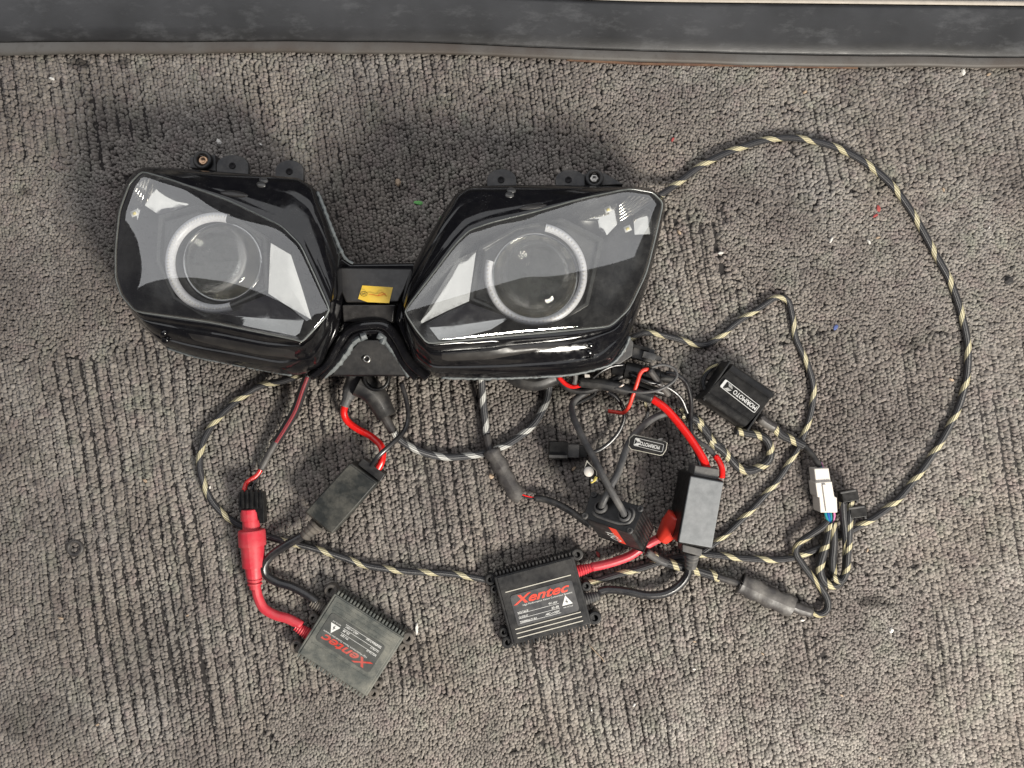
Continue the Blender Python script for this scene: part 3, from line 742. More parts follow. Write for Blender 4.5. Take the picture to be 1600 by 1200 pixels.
# mounting ears along the top with holes and bolts
def ear(x, y, w, h, z, hole, parent=HL, flat=False):
    pts = []
    for a in np.linspace(math.pi, 2 * math.pi, 13): pts.append((x + w / 2 * math.cos(a), y + (h * .62) * math.sin(a)))
    pts += [(x + w / 2, y + h), (x - w / 2, y + h)]
    mb = MB(); mb.prism([P(px, py, z) for px, py in pts], z - .006)
    e = part('mounting_ear', mb, 'matte_black', parent, bevel=.0008)
    mb = MB(); mb.lathe(P(hole[0], hole[1], z), [(.0030, .0004), (.0026, .0009), (.0018, .0007), (.0017, .0003), (.0001, .0003)], 16)
    part('hole_rim', mb, 'hole_black', e); return e
ear(363, 258, 50, 26, .046, (363, 259)); ear(452, 266, 44, 26, .052, (452, 268))
ear(784, 280, 46, 26, .052, (783, 281)); ear(891, 280, 46, 24, .046, (888, 281))
for pts in (((296,245),(336,241),(338,268),(296,262)), ((905,272),(945,270),(975,288),(905,292))):
    mb = MB(); mb.prism([P(x, y, .043) for x, y in pts], .03); part('mounting_ear', mb, 'matte_black', HL, bevel=.001)
for x, y, m in ((319, 252, 'brass'), (928, 280, 'steel')):
    mb = MB(); mb.lathe(P(x, y, .043), [(.0082, 0), (.0082, .004), (.0074, .0052), (.0052, .0052), (.0046, .003)], 28)
    g = part('grommet', mb, 'rubber_black', HL)
    mb = MB(); mb.lathe(P(x, y, .0455), [(.0045, 0), (.0040, .0024), (.0026, .0030), (.0016, .0014), (.0001, .0014)], 6 if m == 'steel' else 18)
    part('bolt', mb, m, g)
# small dimples and studs on the black frame
for x, y, hs_ in ((412,282,hsL),(408,289,hsL),(799,298,hsR),(796,305,hsR)): oval('stud', hs_, x, y, 7.5, 4, .1, .0012, 'stud_grey')
oval('oval_pad', hsL, 366, 303, 23, 5, .12, .0008, 'panel_black'); oval('oval_pad', hsR, 833, 323, 23, 4, -.12, .0008, 'panel_black')
for x, y, hs_ in ((256,521,hsL),(259,531,hsL),(923,539,hsR),(922,551,hsR)): oval('stud', hs_, x, y, 6, 5, .5, .0022, 'gloss_black')
# long trim strips under the lenses
patch('trim_strip', hsL, [(290,519),(340,526),(400,537),(462,547)], [(300,532),(350,545),(410,557),(466,562)], .0011, 'panel_black')
patch('trim_strip', hsR, [(684,549),(760,543),(850,533),(935,527)], [(686,566),(770,563),(830,552),(850,548)], .0011, 'panel_black')
patch('trim_strip', hsR, [(862,548),(900,536),(945,530),(962,532)], [(858,556),(890,562),(925,564),(958,545)], -.0014, 'gloss_black')
# side bracket and boot low on the right lamp
mb = MB(); mb.prism([P(x, y, .030) for x, y in ((958,535),(980,522),(990,535),(988,556),(970,568),(950,574))], .022)
sb = part('bracket', mb, 'rubber_grey', HL, bevel=.001)
mb = MB(); mb.lathe(P(972, 545, .0302), [(.0040, 0), (.0036, .001), (.0024, .001), (.0022, .0002), (.0001, .0002)], 20); part('hole_rim', mb, 'steel', sb)
mb = MB(); mb.tube(path([(795,580,.030),(815,593,.030),(840,596,.030),(868,586,.030)], .03), .0085, 14); part('rubber_boot', mb, 'rubber_black', HL)
mb = MB()
for x in (818, 826, 834, 842): mb.box(P(x, 585, .056), .0035, .005, .010)
part('clip', mb, 'matte_black', HL, bevel=.0006)
# ------------------------------------------------------------------ braided looms lying on the carpet
def cable(name, pl, dia, m, label, catg='cable', z=None, group=None, step=.002, flat=1.0, seg=12):
    r = dia * K / 2; mb = MB(); mb.tube(path(pl, r - .001 if z is None else z, step), r, seg, flat=flat)
    return solo(name, mb, m, label, catg, group)
def tubepart(name, pl, dia, m, parent, z=None, step=.002, seg=12, flat=1.0):
    r = dia * K / 2; mb = MB(); mb.tube(path(pl, r - .001 if z is None else z, step), r, seg, flat=flat); return part(name, mb, m, parent)

cable('braided_cable', [(1015,312,.02),(1036,302,.012),(1060,285),(1100,256),(1150,233),(1200,218),(1245,216),(1300,228),(1350,253),(1395,291),(1430,340),(1462,398),(1485,440),(1502,490),(1512,540),(1510,590),(1496,640),(1470,690),(1440,735),(1405,778),(1370,806),(1345,820),(1300,846),(1260,864),(1220,874),(1160,872),(1100,866),(1050,873),(1000,888),(960,899),(920,911),(880,915)],
      10.5, 'braid_gold', 'long gold flecked black braided cable in a wide loop right of the headlight')
cable('braided_cable', [(470,585,.02),(445,594,.012),(400,606),(352,642),(322,680),(312,720),(318,755),(336,790),(365,815),(400,832),(440,845),(480,854),(530,869),(575,884),(640,893),(700,896),(760,906),(800,915)],
      10.5, 'braid_gold', 'gold flecked black braided cable curving left of the red connector')
cable('braided_cable', [(975,536,.02),(995,524,.012),(1015,520),(1050,527),(1095,539),(1120,530),(1150,505),(1190,479),(1213,465),(1231,470),(1238,495),(1244,530),(1262,570),(1271,605),(1268,640),(1255,682),(1238,715),(1215,750),(1182,788),(1150,820),(1118,848),(1085,870),(1060,880)],
      9.5, 'braid_gold', 'gold flecked braided cable with a sharp bend above the small black control box')
o = cable('braided_cable', [(612,668,.010),(622,684),(645,700),(680,712),(715,714),(760,707),(800,690),(835,661),(853,628),(858,600,.012),(855,585,.02)],
      11.5, 'braid_silver', 'silver flecked black braided cable sagging below the headlight middle')
tubepart('shrink_sleeve', [(599,648,.012),(606,660,.011),(614,675,.010)], 14, 'shrink_grey', o)

# left loom: sleeve with a red tracer, shrink tube and red wire into the clip
t1 = thing('wire_loom', 'black sleeve with red tracer leading to the red connector', 'cable', P(440, 680, 0))
tubepart('sleeve', [(482,585,.03),(474,606,.02),(462,640,.012),(446,668,.009),(432,690,.008)], 14, 'braid_red', t1)
tubepart('shrink_sleeve', [(434,686,.0085),(420,710,.007),(408,733,.006)], 11, 'shrink_grey', t1)
tubepart('red_wire', [(410,728,.0055),(402,742,.006),(386,754,.009),(381,768,.012)], 7, 'red_wire', t1)
tubepart('black_wire', [(408,730,.0055),(404,745,.006),(396,758,.009),(393,770,.010)], 4, 'wire_black', t1)
cl = MB(); cl.box(P(392, 783, .011), .019, .019, .013, .03); clip = part('plug', cl, 'satin_black', t1, bevel=.001)
for x in (379, 386, 393, 401, 407):
    cl = MB(); cl.box(P(x, 780, .018), .0022, .017, .0022, .03); part('plug_rib', cl, 'satin_black', clip, bevel=.0004)
cl = MB(); cl.prism([P(x, y, .018) for x, y in ((401,768),(411,770),(413,818),(405,818),(401,800))], .008); part('latch', cl, 'satin_black', clip, bevel=.0008)

# ------------------------------------------------------------------ ballasts
def warning(cx, cy, s, z):
    """white triangle with a dark bolt, local coordinates"""
    tri = MB(); tri.add([Vector((cx - s, cy - s * .8, z)), Vector((cx + s, cy - s * .8, z)), Vector((cx, cy + s * .95, z))], [(0, 1, 2)])
    b = s * .5
    bolt = MB(); bolt.add([Vector((cx + x * b, cy - s * .25 + y * b, z + .00012)) for x, y in ((.15, 1.1), (-.55, -.05), (-.05, .0), (-.2, -.9), (.5, .2), (.0, .15))], [(0, 1, 2, 3, 4, 5)])
    return tri, bolt

def ballast(c, rz, label, mcase, mlabel, mred, mprint, dusty):
    B = thing('ballast', label, 'ballast', P(c[0], c[1], 0) * 1.0, rz, 'flat ballast boxes')
    u = K * .975; zt = .0165
    mb = MB(); w, h = 65 * u, 59 * u
    # lid with stepped ends, then a wider base
    mb.prism([Vector((x, y, zt)) for x, y in ((-w, -h * .93), (w, -h * .93), (w, h * .93), (-w, h * .93))], 0.0)
    case = part('case', mb, mcase, B, bevel=.0012, local=True)
    mb = MB(); mb.prism([Vector((x, y, zt + .0008)) for x, y in ((-w * .93, -h * .90), (w * .93, -h * .90), (w * .93, h * .90), (-w * .93, h * .90))], zt - .002)
    part('cover_plate', mb, mcase, case, bevel=.0006, local=True)
    n = 21
    for sgn in (-1, 1):
        for i in range(n):
            x = -w * .92 + 2 * w * .92 * i / (n - 1)
            mb = MB(); mb.box((x, sgn * h * .965, .0075), .0019, .0052, .0145); part('fin', mb, mcase, case, bevel=.0003, local=True)
    for x, y, r in ((-72, 50, 9), (-70, 34, 7), (-73, -36, 8), (-71, -53, 10), (71, 53, 10), (72, 1, 8), (72, -51, 11)):
        mb = MB(); ctr = Vector((x * u, y * u, .001)); R_ = r * u
        mb.lathe(ctr, [(R_, 0), (R_, .008), (R_ * .85, .009), (R_ * .45, .009), (R_ * .42, .002), (.0001, .002)], 20)
        sx = 1 if x > 0 else -1
        mb.box(ctr + Vector((-sx * R_ * .7, 0, .004)), R_ * 1.4, R_ * 1.5, .0075)
        part('mounting_lug', mb, mcase if not dusty else 'boot_dusty', B, bevel=.0004, local=True)
    z1 = zt + .0012
    # printed plate with rounded corners
    def rr(x0, x1, y0, y1, r, z):
        out = []
        for cx, cy, a in ((x1 - r, y1 - r, 0), (x0 + r, y1 - r, 90), (x0 + r, y0 + r, 180), (x1 - r, y0 + r, 270)):
            for k in range(5): q = math.radians(a + k * 22.5); out.append(Vector(((cx + r * math.cos(q)) * u, (cy + r * math.sin(q)) * u, z)))
        return out
    mb = MB(); mb.prism(rr(-48, 52, -29, 21, 5, z1), z1 - .0006); lab = part('label_plate', mb, mlabel, B, smooth=False, local=True)
    z2 = z1 + .00015
    ex, ey = (1, 0, 0), (0, 1, 0)
    def tx(s, x, y, hgt, w_=None, shear=0, bold=0, al='LEFT'):
        return text_mb(s, (x * u, y * u, z2), ex, ey, width=None if w_ is None else w_ * u, height=hgt * u, shear=shear, bold=bold, align=al)
    part('logo', tx('Xentec', -46, 5, 13.5, 92, .42, .022), mprint, lab, smooth=False, local=True)
    rows = MB()
    for s, v, y in (('VOLTAGE', '9V-16V', -10), ('OUTPUT', '35-38', -17.5), ('TEMPERATURE', '-40C~+105C', -25)):
        rows = merge(rows, tx(s, -43, y, 3.4, len(s) * 2.5, .15, .012), tx(v, 22, y + 1.6, 3.4, len(v) * 2.4, .15, .012, 'RIGHT'))
        rows.box(((-10) * u, (y + .2) * u, z2), 66 * u, .5 * u, .0001)
    rows = merge(rows, tx('High Performance Xenon Conversion Systems', -32, .6, 2.6, 80, .1))
    part('lettering', rows, 'print_white', lab, smooth=False, local=True)
    tri, bolt = warning(36, -8.5, 8.5 * 1.0, 0)
    for q in (tri, bolt):
        for v in q.v: v.x *= u; v.y *= u; v.z = z2 + (v.z if q is tri else .0002)
    tri = merge(tri, tx('HIGH VOLTAGE', 36, -19.5, 1.9, 15, 0, 0, 'CENTER'))
    wt = part('warning_triangle', tri, 'print_white', lab, smooth=False, local=True)
    part('bolt_mark', bolt, 'label_grey', wt, smooth=False, local=True)
    for y in (28, -32, -39, -46):
        mb = MB(); mb.box((0, y * u, z1 - .0002), 106 * u, 1.3 * u, .0003); part('groove_line', mb, 'print_cream' if not dusty else mcase, B, local=True, smooth=False)
    # strain reliefs on the lead side
    def relief(name, y, m, nx=0.0):
        pts = []; rs = []
        for i in range(13):
            pts.append(Vector(((65 + i * 1.95) * u, (y + nx * i) * u, .0075))); rs.append((.0062 - .00016 * i) * (1.0 if i % 2 == 0 else .80))
        mb = MB(); mb.tube(pts, rs, 14); part(name, mb, m, B, local=True, sharp=40)
    relief('strain_relief', 27, mred); relief('strain_relief', -19, 'rubber_grey' if not dusty else 'boot_dusty')
    return B

BC = ballast((847, 931), math.radians(14.9), 'clean black ballast with red logo reading upright, beside the leaning box', 'case_black', 'label_grey', 'red_plastic', 'print_red', False)
BL = ballast((553, 999), math.radians(147.5), 'dusty black ballast with upside down red logo, lowest thing on the carpet', 'dusty_case', 'label_dusty', 'red_plastic', 'print_red_dusty', True)

# left ballast: red lead with its two-piece connector, black lead up to the dusty igniter
tubepart('red_lead', [(471,978,.0075),(463,973,.0075),(448,966,.0075),(430,961,.0075),(412,950,.008),(403,932,.009),(399,912,.010)], 15, 'red_plastic', BL)
mb = MB()
st = [(920,8.5),(914,8.5),(913.5,11),(911,11),(910.5,9),(908,9),(907.5,11.5),(905,11.5),(904.5,10.5),(903,10.5),(902.5,12),(886,13.5),(885.5,17),(853,17.5),(852.5,20.5),(831,20.5),(828,19.5),(827.5,13),(813,13),(812.5,15),(796,15),(795,14)]
ax = [(391 + (y - 794) * .062, y) for y, r in st]; rd = [r for y, r in st]
mb.tube([P(x, y, .0115) for x, y in ax], [r * K for r in rd], 20); part('connector', mb, 'red_plastic', BL, sharp=35)
tubepart('black_lead', [(496,941,.0075),(488,935,.0075),(473,925,.0075),(455,916,.007),(432,909,.008),(416,898,.010),(413,884,.012),(424,868,.012),(445,853,.013),(468,840,.013),(482,831,.014)], 13.5, 'wire_black', BL)
# middle ballast leads
tubepart('red_lead', [(924,886,.0075),(940,883,.0075),(965,876,.0075),(985,868,.0075),(1000,858,.0075),(1020,846,.009),(1036,838,.012)], 14, 'red_plastic', BC)
mb = MB(); mb.tube(path([(1034,842,.012),(1042,832,.015),(1050,822,.018),(1060,808,.02)], .012), [.0066 + .0045 * min(1, i / 8) for i in range(len(path([(1034,842,.012),(1042,832,.015),(1050,822,.018),(1060,808,.02)], .012)))], 16); part('connector', mb, 'red_orange', BC)
tubepart('black_lead', [(935,925,.0075),(950,921,.008),(980,924,.008),(1012,930,.008),(1040,927,.008),(1062,914,.009),(1075,896,.012),(1077,876,.018)], 13, 'wire_black', BC)

# ------------------------------------------------------------------ igniter boxes
def igniter(q, zt, zb, label, mcase, mlid):
    ps = [P(x, y, zt) for x, y in q]; c = sum(ps, Vector()) / 4
    R_ = thing('igniter_box', label, 'igniter box', Vector((c.x, c.y, zb)), 0, 'igniter boxes')
    mb = MB(); mb.prism(ps, zb); cs = part('case', mb, mcase, R_, bevel=.0022)
    mb = MB(); mb.prism([c + (p - c) * .95 + Vector((0, 0, .0010)) for p in ps], zt - .002); part('lid', mb, mlid, cs, bevel=.0010)
    return R_, ps, c
IL, pl_, cl_ = igniter([(547,722),(591,754),(518,836),(475,801)], .026, -.001, 'dusty black igniter box with thick red wire, left of centre', 'dusty_black', 'dusty_black')
mb = MB(); mb.prism([P(x, y, .021) for x, y in ((559,726),(567,716),(602,741),(594,753))], .006); part('end_cap', mb, 'rubber_black', IL, bevel=.0008)
pts = [P(497 - i * 1.9, 818 + i * 1.75, .014) for i in range(13)]
mb = MB(); mb.tube(pts, [(.0078 - .00022 * i) * (1 if i % 3 else .78) for i in range(13)], 14); part('strain_relief', mb, 'boot_dusty', IL, sharp=40)
tubepart('red_wire', [(588,738,.017),(597,718,.018),(596,698,.014),(580,682,.008),(558,670,.006),(542,657,.007),(537,643,.010),(541,630,.013)], 11, 'red_wire', IL)
tubepart('black_wire', [(576,733,.017),(592,712,.024),(614,692,.020),(632,672,.012),(638,650,.009),(634,622,.012),(627,598,.020)], 7.5, 'wire_black', IL)
mb = MB(); mb.tube([P(*p) for p in ((538,634,.012),(543,622,.013),(543.5,621,.013),(546,613,.014),(546.5,612,.014),(553,600,.016),(556,590,.02),(560,575,.025))], [.0042,.0046,.0060,.0062,.0076,.0080,.0080,.0080], 18); part('bulb_plug', mb, 'rubber_grey', IL, sharp=35)
mb = MB(); mb.tube(path([(560,598,.022),(575,606,.020),(588,620,.016),(598,638,.012),(604,650,.011)], .02), [.0125 - .0042 * min(1, i / 22) for i in range(len(path([(560,598,.022),(575,606,.020),(588,620,.016),(598,638,.012),(604,650,.011)], .02)))], 18)
solo('rubber_boot', mb, 'rubber_black', 'black rubber boot over the silver flecked cable under the headlight bracket', 'boot', sharp=60)
mb = MB(); mb.lathe(P(588, 590, .034), [(.0125, -.004), (.0125, .001), (.011, .002), (.0095, .001), (.009, -.003)], 26); part('ring_clip', mb, 'satin_black', HL)

IR, pr_, cr_ = igniter([(1078,741),(1132,751),(1113,859),(1058,849)], .048, .001, 'grey topped igniter box with thick red wire, right of the leaning box', 'satin_black', 'lid_grey')
mb = MB(); mb.prism([P(x, y, .044) for x, y in ((1086,727),(1124,733),(1122,752),(1083,746))], .02); part('end_cap', mb, 'rubber_grey', IR, bevel=.001)
mb = MB(); mb.prism([P(x, y, .040) for x, y in ((1066,850),(1098,858),(1096,870),(1066,862))], .02); part('end_cap', mb, 'rubber_grey', IR, bevel=.001)
pts = [P(1082 - i * .25, 862 + i * 2.1, .033 - i * .0009) for i in range(13)]
mb = MB(); mb.tube(pts, [(.0074 - .0002 * i) * (1 if i % 3 else .74) for i in range(13)], 14); part('strain_relief', mb, 'rubber_grey', IR, sharp=40)
tubepart('red_wire', [(1106,735,.036),(1098,716,.038),(1082,690,.034),(1062,663,.030),(1040,638,.027),(1018,622,.024)], 12, 'red_wire', IR)
tubepart('red_wire', [(1128,746,.036),(1128,732,.037),(1122,718,.034),(1117,712,.033)], 9, 'red_wire', IR)
tubepart('black_wire', [(1120,716,.033),(1106,700,.030),(1092,690,.026),(1080,680,.020)], 7, 'rubber_grey', IR)
tubepart('black_wire', [(1096,733,.036),(1090,712,.030),(1082,690,.022),(1079,660,.018),(1080,630,.020),(1073,600,.026),(1058,586,.03),(1040,582,.03)], 7, 'wire_black', IR)

# ------------------------------------------------------------------ control box with nameplate (right)
q = [(1148,568),(1214,613),(1160,676),(1097,624)]
zt = .030; ps = [P(x, y, zt) for x, y in q]; c = sum(ps, Vector()) / 4
CB = thing('control_box', 'small black ribbed control box with silver nameplate, right of the headlight', 'control box', Vector((c.x, c.y, 0)))
ea = (ps[1] - ps[0]).normalized(); eb = (ps[3] - ps[0]).normalized(); A_ = (ps[1] - ps[0]).length; B_ = (ps[3] - ps[0]).length
# extruded profile across ea x z: side rounds and grooves, swept along eb
prof = [(0, 0), (0, .008), (.0012, .0085), (.0012, .010), (0, .0105), (0, .024), (.0015, .0285), (.004, .030), (.0085, .030), (.0088, .0293), (.0098, .0293), (.0101, .030), (A_ - .0101, .030), (A_ - .0098, .0293), (A_ - .0088, .0293), (A_ - .0085, .030), (A_ - .004, .030), (A_ - .0015, .0285), (A_, .024), (A_, .0105), (A_ - .0012, .010), (A_ - .0012, .0085), (A_, .008), (A_, 0)]
o0 = Vector((ps[0].x, ps[0].y, -.001))
# grooves run along ea in the photograph, so sweep along ea and profile across eb
prof = [(x * B_ / A_, z) for x, z in prof]
mb = MB(); mb.loft([[o0 + eb * x + ea * s + Vector((0, 0, z)) for x, z in prof] for s in (0, A_)], True, True, True)
cs = part('case', mb, 'satin_black', CB, sharp=40)
for s in (-.0009, A_ + .0009):
    mb = MB(); cc = o0 + ea * s + eb * (B_ / 2) + Vector((0, 0, .0148)); ang_ = math.atan2(ea.y, ea.x)
    mb.box(cc, .0018, B_ * .985, .0292, ang_); part('end_plate', mb, 'case_black', CB, bevel=.0006)
ctr = P(1156, 619, zt); ex = (P(1130, 598, zt) - P(1183, 639, zt)).normalized(); ey = Vector((-ex.y, ex.x, 0))
mb = MB(); wv, hv = .0196, .0042
def rrect(c, ex, ey, w, h, r, z, n=4):
    out = []
    for sx, sy, a in ((1, 1, 0), (-1, 1, 90), (-1, -1, 180), (1, -1, 270)):
        for k in range(n + 1):
            t_ = math.radians(a + 90 * k / n); out.append(c + ex * (sx * (w - r) + r * math.cos(t_)) + ey * (sy * (h - r) + r * math.sin(t_)) + Vector((0, 0, z)))
    return out
mb.prism(rrect(ctr, ex, ey, wv, hv, .0012, .0005), Vector((0, 0, -.0004))); npl = part('nameplate', mb, 'silver_print', CB, smooth=False)
mb = MB(); mb.prism(rrect(ctr - ex * .0010, ex, ey, wv - .0016, hv - .0006, .0010, .0007), Vector((0, 0, -.0003))); pb = part('plate_field', mb, 'satin_black', npl, smooth=False)
part('lettering', text_mb('MORIMOTO', ctr - ex * .0182 - ey * .0019 + Vector((0, 0, .0009)), ex, ey, width=.0255, height=.0040, bold=.02), 'silver_print', npl, smooth=False)
def wings(c, ex, ey, s, z):
    mb = MB()
    for k in range(5):
        for sg in (-1, 1):
            a = c + ex * (s * .28 * k) + ey * (sg * s * .15); b = c + ex * (s * (.28 * k + .9)) + ey * (sg * s * 1.05)
            mb.tube([a + Vector((0, 0, z)), (a + b) / 2 + ex * s * -.10 + Vector((0, 0, z)), b + Vector((0, 0, z))], s * .09, 4)
    return mb
part('emblem', wings(ctr + ex * .0095, ex, ey, .0032, .0009), 'silver_print', npl)
tubepart('cable_gland', [(1186,652,.016),(1196,660,.015),(1210,668,.013)], 15, 'shrink_grey', CB)
tubepart('braided_lead', [(1208,667,.0125),(1222,680,.009),(1240,688,.008),(1256,696,.008)], 13, 'braid_gold_tight', CB)
tubepart('shrink_sleeve', [(1255,695,.008),(1268,709,.009),(1281,729,.010)], 9, 'rubber_black', CB)
tubepart('braided_lead', [(1150,672,.012),(1166,676,.008),(1190,681,.006),(1201,692,.006),(1204,710),(1196,724),(1174,735),(1156,732),(1142,718),(1128,703,.008),(1112,690,.008),(1100,668,.010),(1086,655,.012),(1066,648,.012)], 13, 'braid_gold_tight', CB)

# ------------------------------------------------------------------ leaning box with two grey cables
axis = Vector((-.0235, .034, .058)).normalized()
pc = P(958, 801, .058)
def onplane(x, y, up=0.0):
    o_ = Vector((0, 0, H)); d = P(x, y, 0) - o_; n_ = axis
    return o_ + d * ((pc + axis * up - o_).dot(n_) / d.dot(n_))
top = [onplane(*p) for p in ((923,768),(1007,792),(988,835),(911,809))]
Lb = min(p.z for p in top) / axis.z - .0005
LB = thing('capacitor_box', 'black metal box leaning on end with two grey cables through its plate', 'box', Vector((pc.x, pc.y, 0)) - Vector((axis.x, axis.y, 0)) * Lb)
low = -axis * Lb
cen = sum(top, Vector()) / 4
mb = MB(); mb.prism([cen + (p - cen) * .965 - axis * .002 for p in top], low * .95); body = part('body', mb, 'case_black', LB, bevel=.0016)
mb = MB(); mb.prism(top, -axis * .0022); plate = part('end_plate', mb, 'satin_black', LB, bevel=.0007)
mb = MB(); mb.prism([cen + (p - cen) * .985 + low for p in top], axis * .002 * -1.0); part('end_plate', mb, 'satin_black', LB, bevel=.0007)
e1 = (top[1] - top[0]).normalized(); e2 = (top[3] - top[0]).normalized()
side = (top[2] - top[1])
for i in range(7):                                   # cooling ribs on the right-hand face
    b0 = top[1] + side * (.12 + .12 * i) - axis * .003 - e1 * .0012; mb = MB()
    mb.tube([b0, b0 + low * .92], .0011, 6); part('rib', mb, 'satin_black', body)
fr_ = (top[2] - top[3])
def onfront(a, d, out=.0003):                        # a along the front face, d down its length
    n_ = e2
    return top[3] + fr_ * (.018 + .964 * a) - e2 * .0012 * 0 + low * d * .95 + e2 * (out - .0010)
mb = MB(); mb.prism([onfront(.42, .10), onfront(.60, .10), onfront(.60, .93), onfront(.42, .93)], -e2 * .0004)
mb = MB(); mb.add([onfront(.50, .08, .0006), onfront(.66, .08, .0006), onfront(.66, .95, .0006), onfront(.50, .95, .0006)], [(0, 1, 2, 3)]); part('red_stripe', mb, 'print_red', body, smooth=False)
tv = text_mb('VSO', onfront(.30, .42, .0009), -axis * .8 + fr_.normalized() * .15, fr_.normalized(), width=.021, height=.0105, bold=.0)
part('lettering', tv, 'print_white', body, smooth=False)
for x, y in ((928,773), (1000,795), (984,829), (914,806)):
    q_ = onplane(x, y, .0002); mb = MB(); mb.lathe(q_, [(.0030, -.001), (.0030, .0010), (.0022, .0016), (.0010, .0014), (.0008, .0004), (.0001, .0004)], 16, axis); part('screw', mb, 'matte_black', plate)
# raised gasket outline and grommets
gp = [onplane(x, y, .0006) for x, y in ((926,800),(933,806),(955,814),(970,818),(980,818),(988,810),(990,800),(985,793))]
mb = MB(); mb.tube(cat(gp, .0015), .0014, 8); part('gasket', mb, 'rubber_grey', plate)
for x, y in ((939,793), (976,806)):
    mb = MB(); mb.lathe(onplane(x, y), [(.0062, 0), (.0062, .0016), (.0050, .0030), (.0040, .0032)], 22, axis); part('grommet', mb, 'rubber_grey', plate)
zz = onplane(939, 793).z; z2_ = onplane(976, 806).z
tubepart('grey_cable', [(939,793,zz),(943,782,zz + .006),(955,758,zz + .006),(966,738,.055),(976,708,.045),(984,690,.038),(996,674,.030),(1014,658,.022),(1030,649,.018),(1046,645,.016)], 10.5, 'rubber_grey', LB)
tubepart('grey_cable', [(976,806,z2_),(972,797,z2_ + .006),(960,776,z2_ + .014),(944,748,.072),(930,720,.062),(914,690,.048),(901,664,.034),(894,644,.022),(895,630,.014),(910,616,.010),(930,607,.010),(955,602,.014)], 10, 'rubber_grey', LB)
# tags taped round the two cables
def flag(pts, z, m, parent):
    mb = MB(); mb.prism([P(x, y, z) for x, y in pts], Vector((0, 0, -.0006))); return part('tag', mb, m, parent, smooth=False)
zt_ = .046
tg = flag(((982,697),(984,684),(990,679),(1037,689),(1043,692),(1041,703),(1036,711),(1031,712),(986,702)), zt_, 'print_cream', LB)
c_ = P(1012.5, 695.5, zt_)
def inset(pts, cx, cy, s): return [(cx + (x - cx) * s, cy + (y - cy) * (1 - (1 - s) * 2.2)) for x, y in pts]
mb = MB(); mb.prism([P(x, y, zt_ + .0004) for x, y in inset(((982,697),(984,684),(990,679),(1037,689),(1043,692),(1041,703),(1036,711),(1031,712),(986,702)), 1012.5, 695.5, .972)], Vector((0, 0, -.0003))); part('tag_face', mb, 'satin_black', tg, smooth=False)
ex = (P(990, 690, zt_) - P(1036, 701, zt_)).normalized(); ey = Vector((-ex.y, ex.x, 0))
lt = text_mb('MORIMOTO', P(1031, 697, zt_) + Vector((0, 0, .0007)) - ey * 0 , ex, ey, width=.0175, height=.0032, bold=.01)
fr2 = rrect(P(1013.5, 695, zt_), ex, ey, .0128, .0034, .001, .0006); fr2.append(fr2[0].copy())
lb2 = MB(); lb2.tube(fr2, .00022, 4); em = wings(P(1001, 692, zt_), ex, ey, .0028, .0007)
part('tag_print', merge(lt, lb2, em), 'silver_print', tg, smooth=False)
zt_ = .060
tg = flag(((917,719),(932,736),(934,752),(923,752),(925,745),(913,731)), zt_, 'print_cream', LB)
mb = MB(); mb.prism([P(x, y, zt_ + .0004) for x, y in inset(((917,719),(932,736),(934,752),(923,752),(925,745),(913,731)), 923, 736, .90)], Vector((0, 0, -.0003))); part('tag_face', mb, 'satin_black', tg, smooth=False)
mb = MB(); mb.lathe(P(920, 737, zt_ + .0005), [(.0044, 0), (.0042, .0008), (.0001, .0010)], 18); part('round_seal', mb, 'white_plastic', tg)
mb = MB(); mb.tube([P(932,745,zt_ + .001), P(929,750,zt_), P(924,753,zt_ - .004)], .0014, 6); part('tie', mb, 'led_yellow', tg)

# ------------------------------------------------------------------ wires and plugs between headlight and boxes
t1 = thing('wire_loom', 'black and white flecked sleeve with a grey shrink-wrapped joint below the headlight', 'cable', P(780, 700, 0))
tubepart('sleeve', [(752,583,.03),(753,606,.014),(756,640,.006),(759,668,.005),(761,686,.005)], 11.5, 'braid_silver', t1)
tubepart('shrink_sleeve', [(760,678,.0055),(763,695,.006),(768,712,.007)], 13, 'shrink_grey', t1)
pp = [(767,702,.009),(770,709,.009),(776,718,.009),(784,732,.009),(792,748,.009),(800,762,.009),(808,773,.009),(814,777,.009)]
pts = path(pp, .009, .0025); n = len(pts)
mb = MB(); mb.tube(pts, [(.0072 + .0009 * math.sin(i * 1.3) + .0008 * random.random()) * (.9 if i in (0, n - 1) else 1) for i in range(n)], 14, flat=.62); part('joint_wrap', mb, 'shrink_grey', t1, sharp=60)
tubepart('red_wire', [(812,771,.009),(822,775,.007),(838,778,.006)], 2.4, 'red_wire', t1); tubepart('black_wire', [(812,774,.009),(824,778,.007),(838,779,.006)], 3, 'wire_black', t1)
tubepart('black_lead', [(834,778,.006),(850,780,.006),(870,787,.007),(892,799,.010),(910,812,.014),(924,822,.018)], 11, 'rubber_black', t1)

t1 = thing('two_part_plug', 'small black plug with thin black wire left of the crossing grey cables', 'plug', P(885, 704, 0))
mb = MB(); mb.box(P(872, 703, .008), .0175, .0160, .014, -.03); part('plug_body', mb, 'satin_black', t1, bevel=.0008)
mb = MB(); mb.box(P(872, 713, .0165), .0170, .0026, .0030, -.03); part('plug_ridge', mb, 'matte_black', t1, bevel=.0004)
mb = MB(); mb.box(P(894, 704, .007), .0120, .0125, .011, -.03); part('plug_neck', mb, 'matte_black', t1, bevel=.0008)
mb = MB(); mb.box(P(909, 705, .0065), .0090, .0110, .009, -.03); part('plug_neck', mb, 'satin_black', t1, bevel=.0008)
tubepart('black_wire', [(912,707,.006),(930,706,.006),(950,694,.006),(966,676,.007),(975,655,.009),(973,636,.012),(962,620,.016),(948,611,.018)], 6.5, 'wire_black', t1)

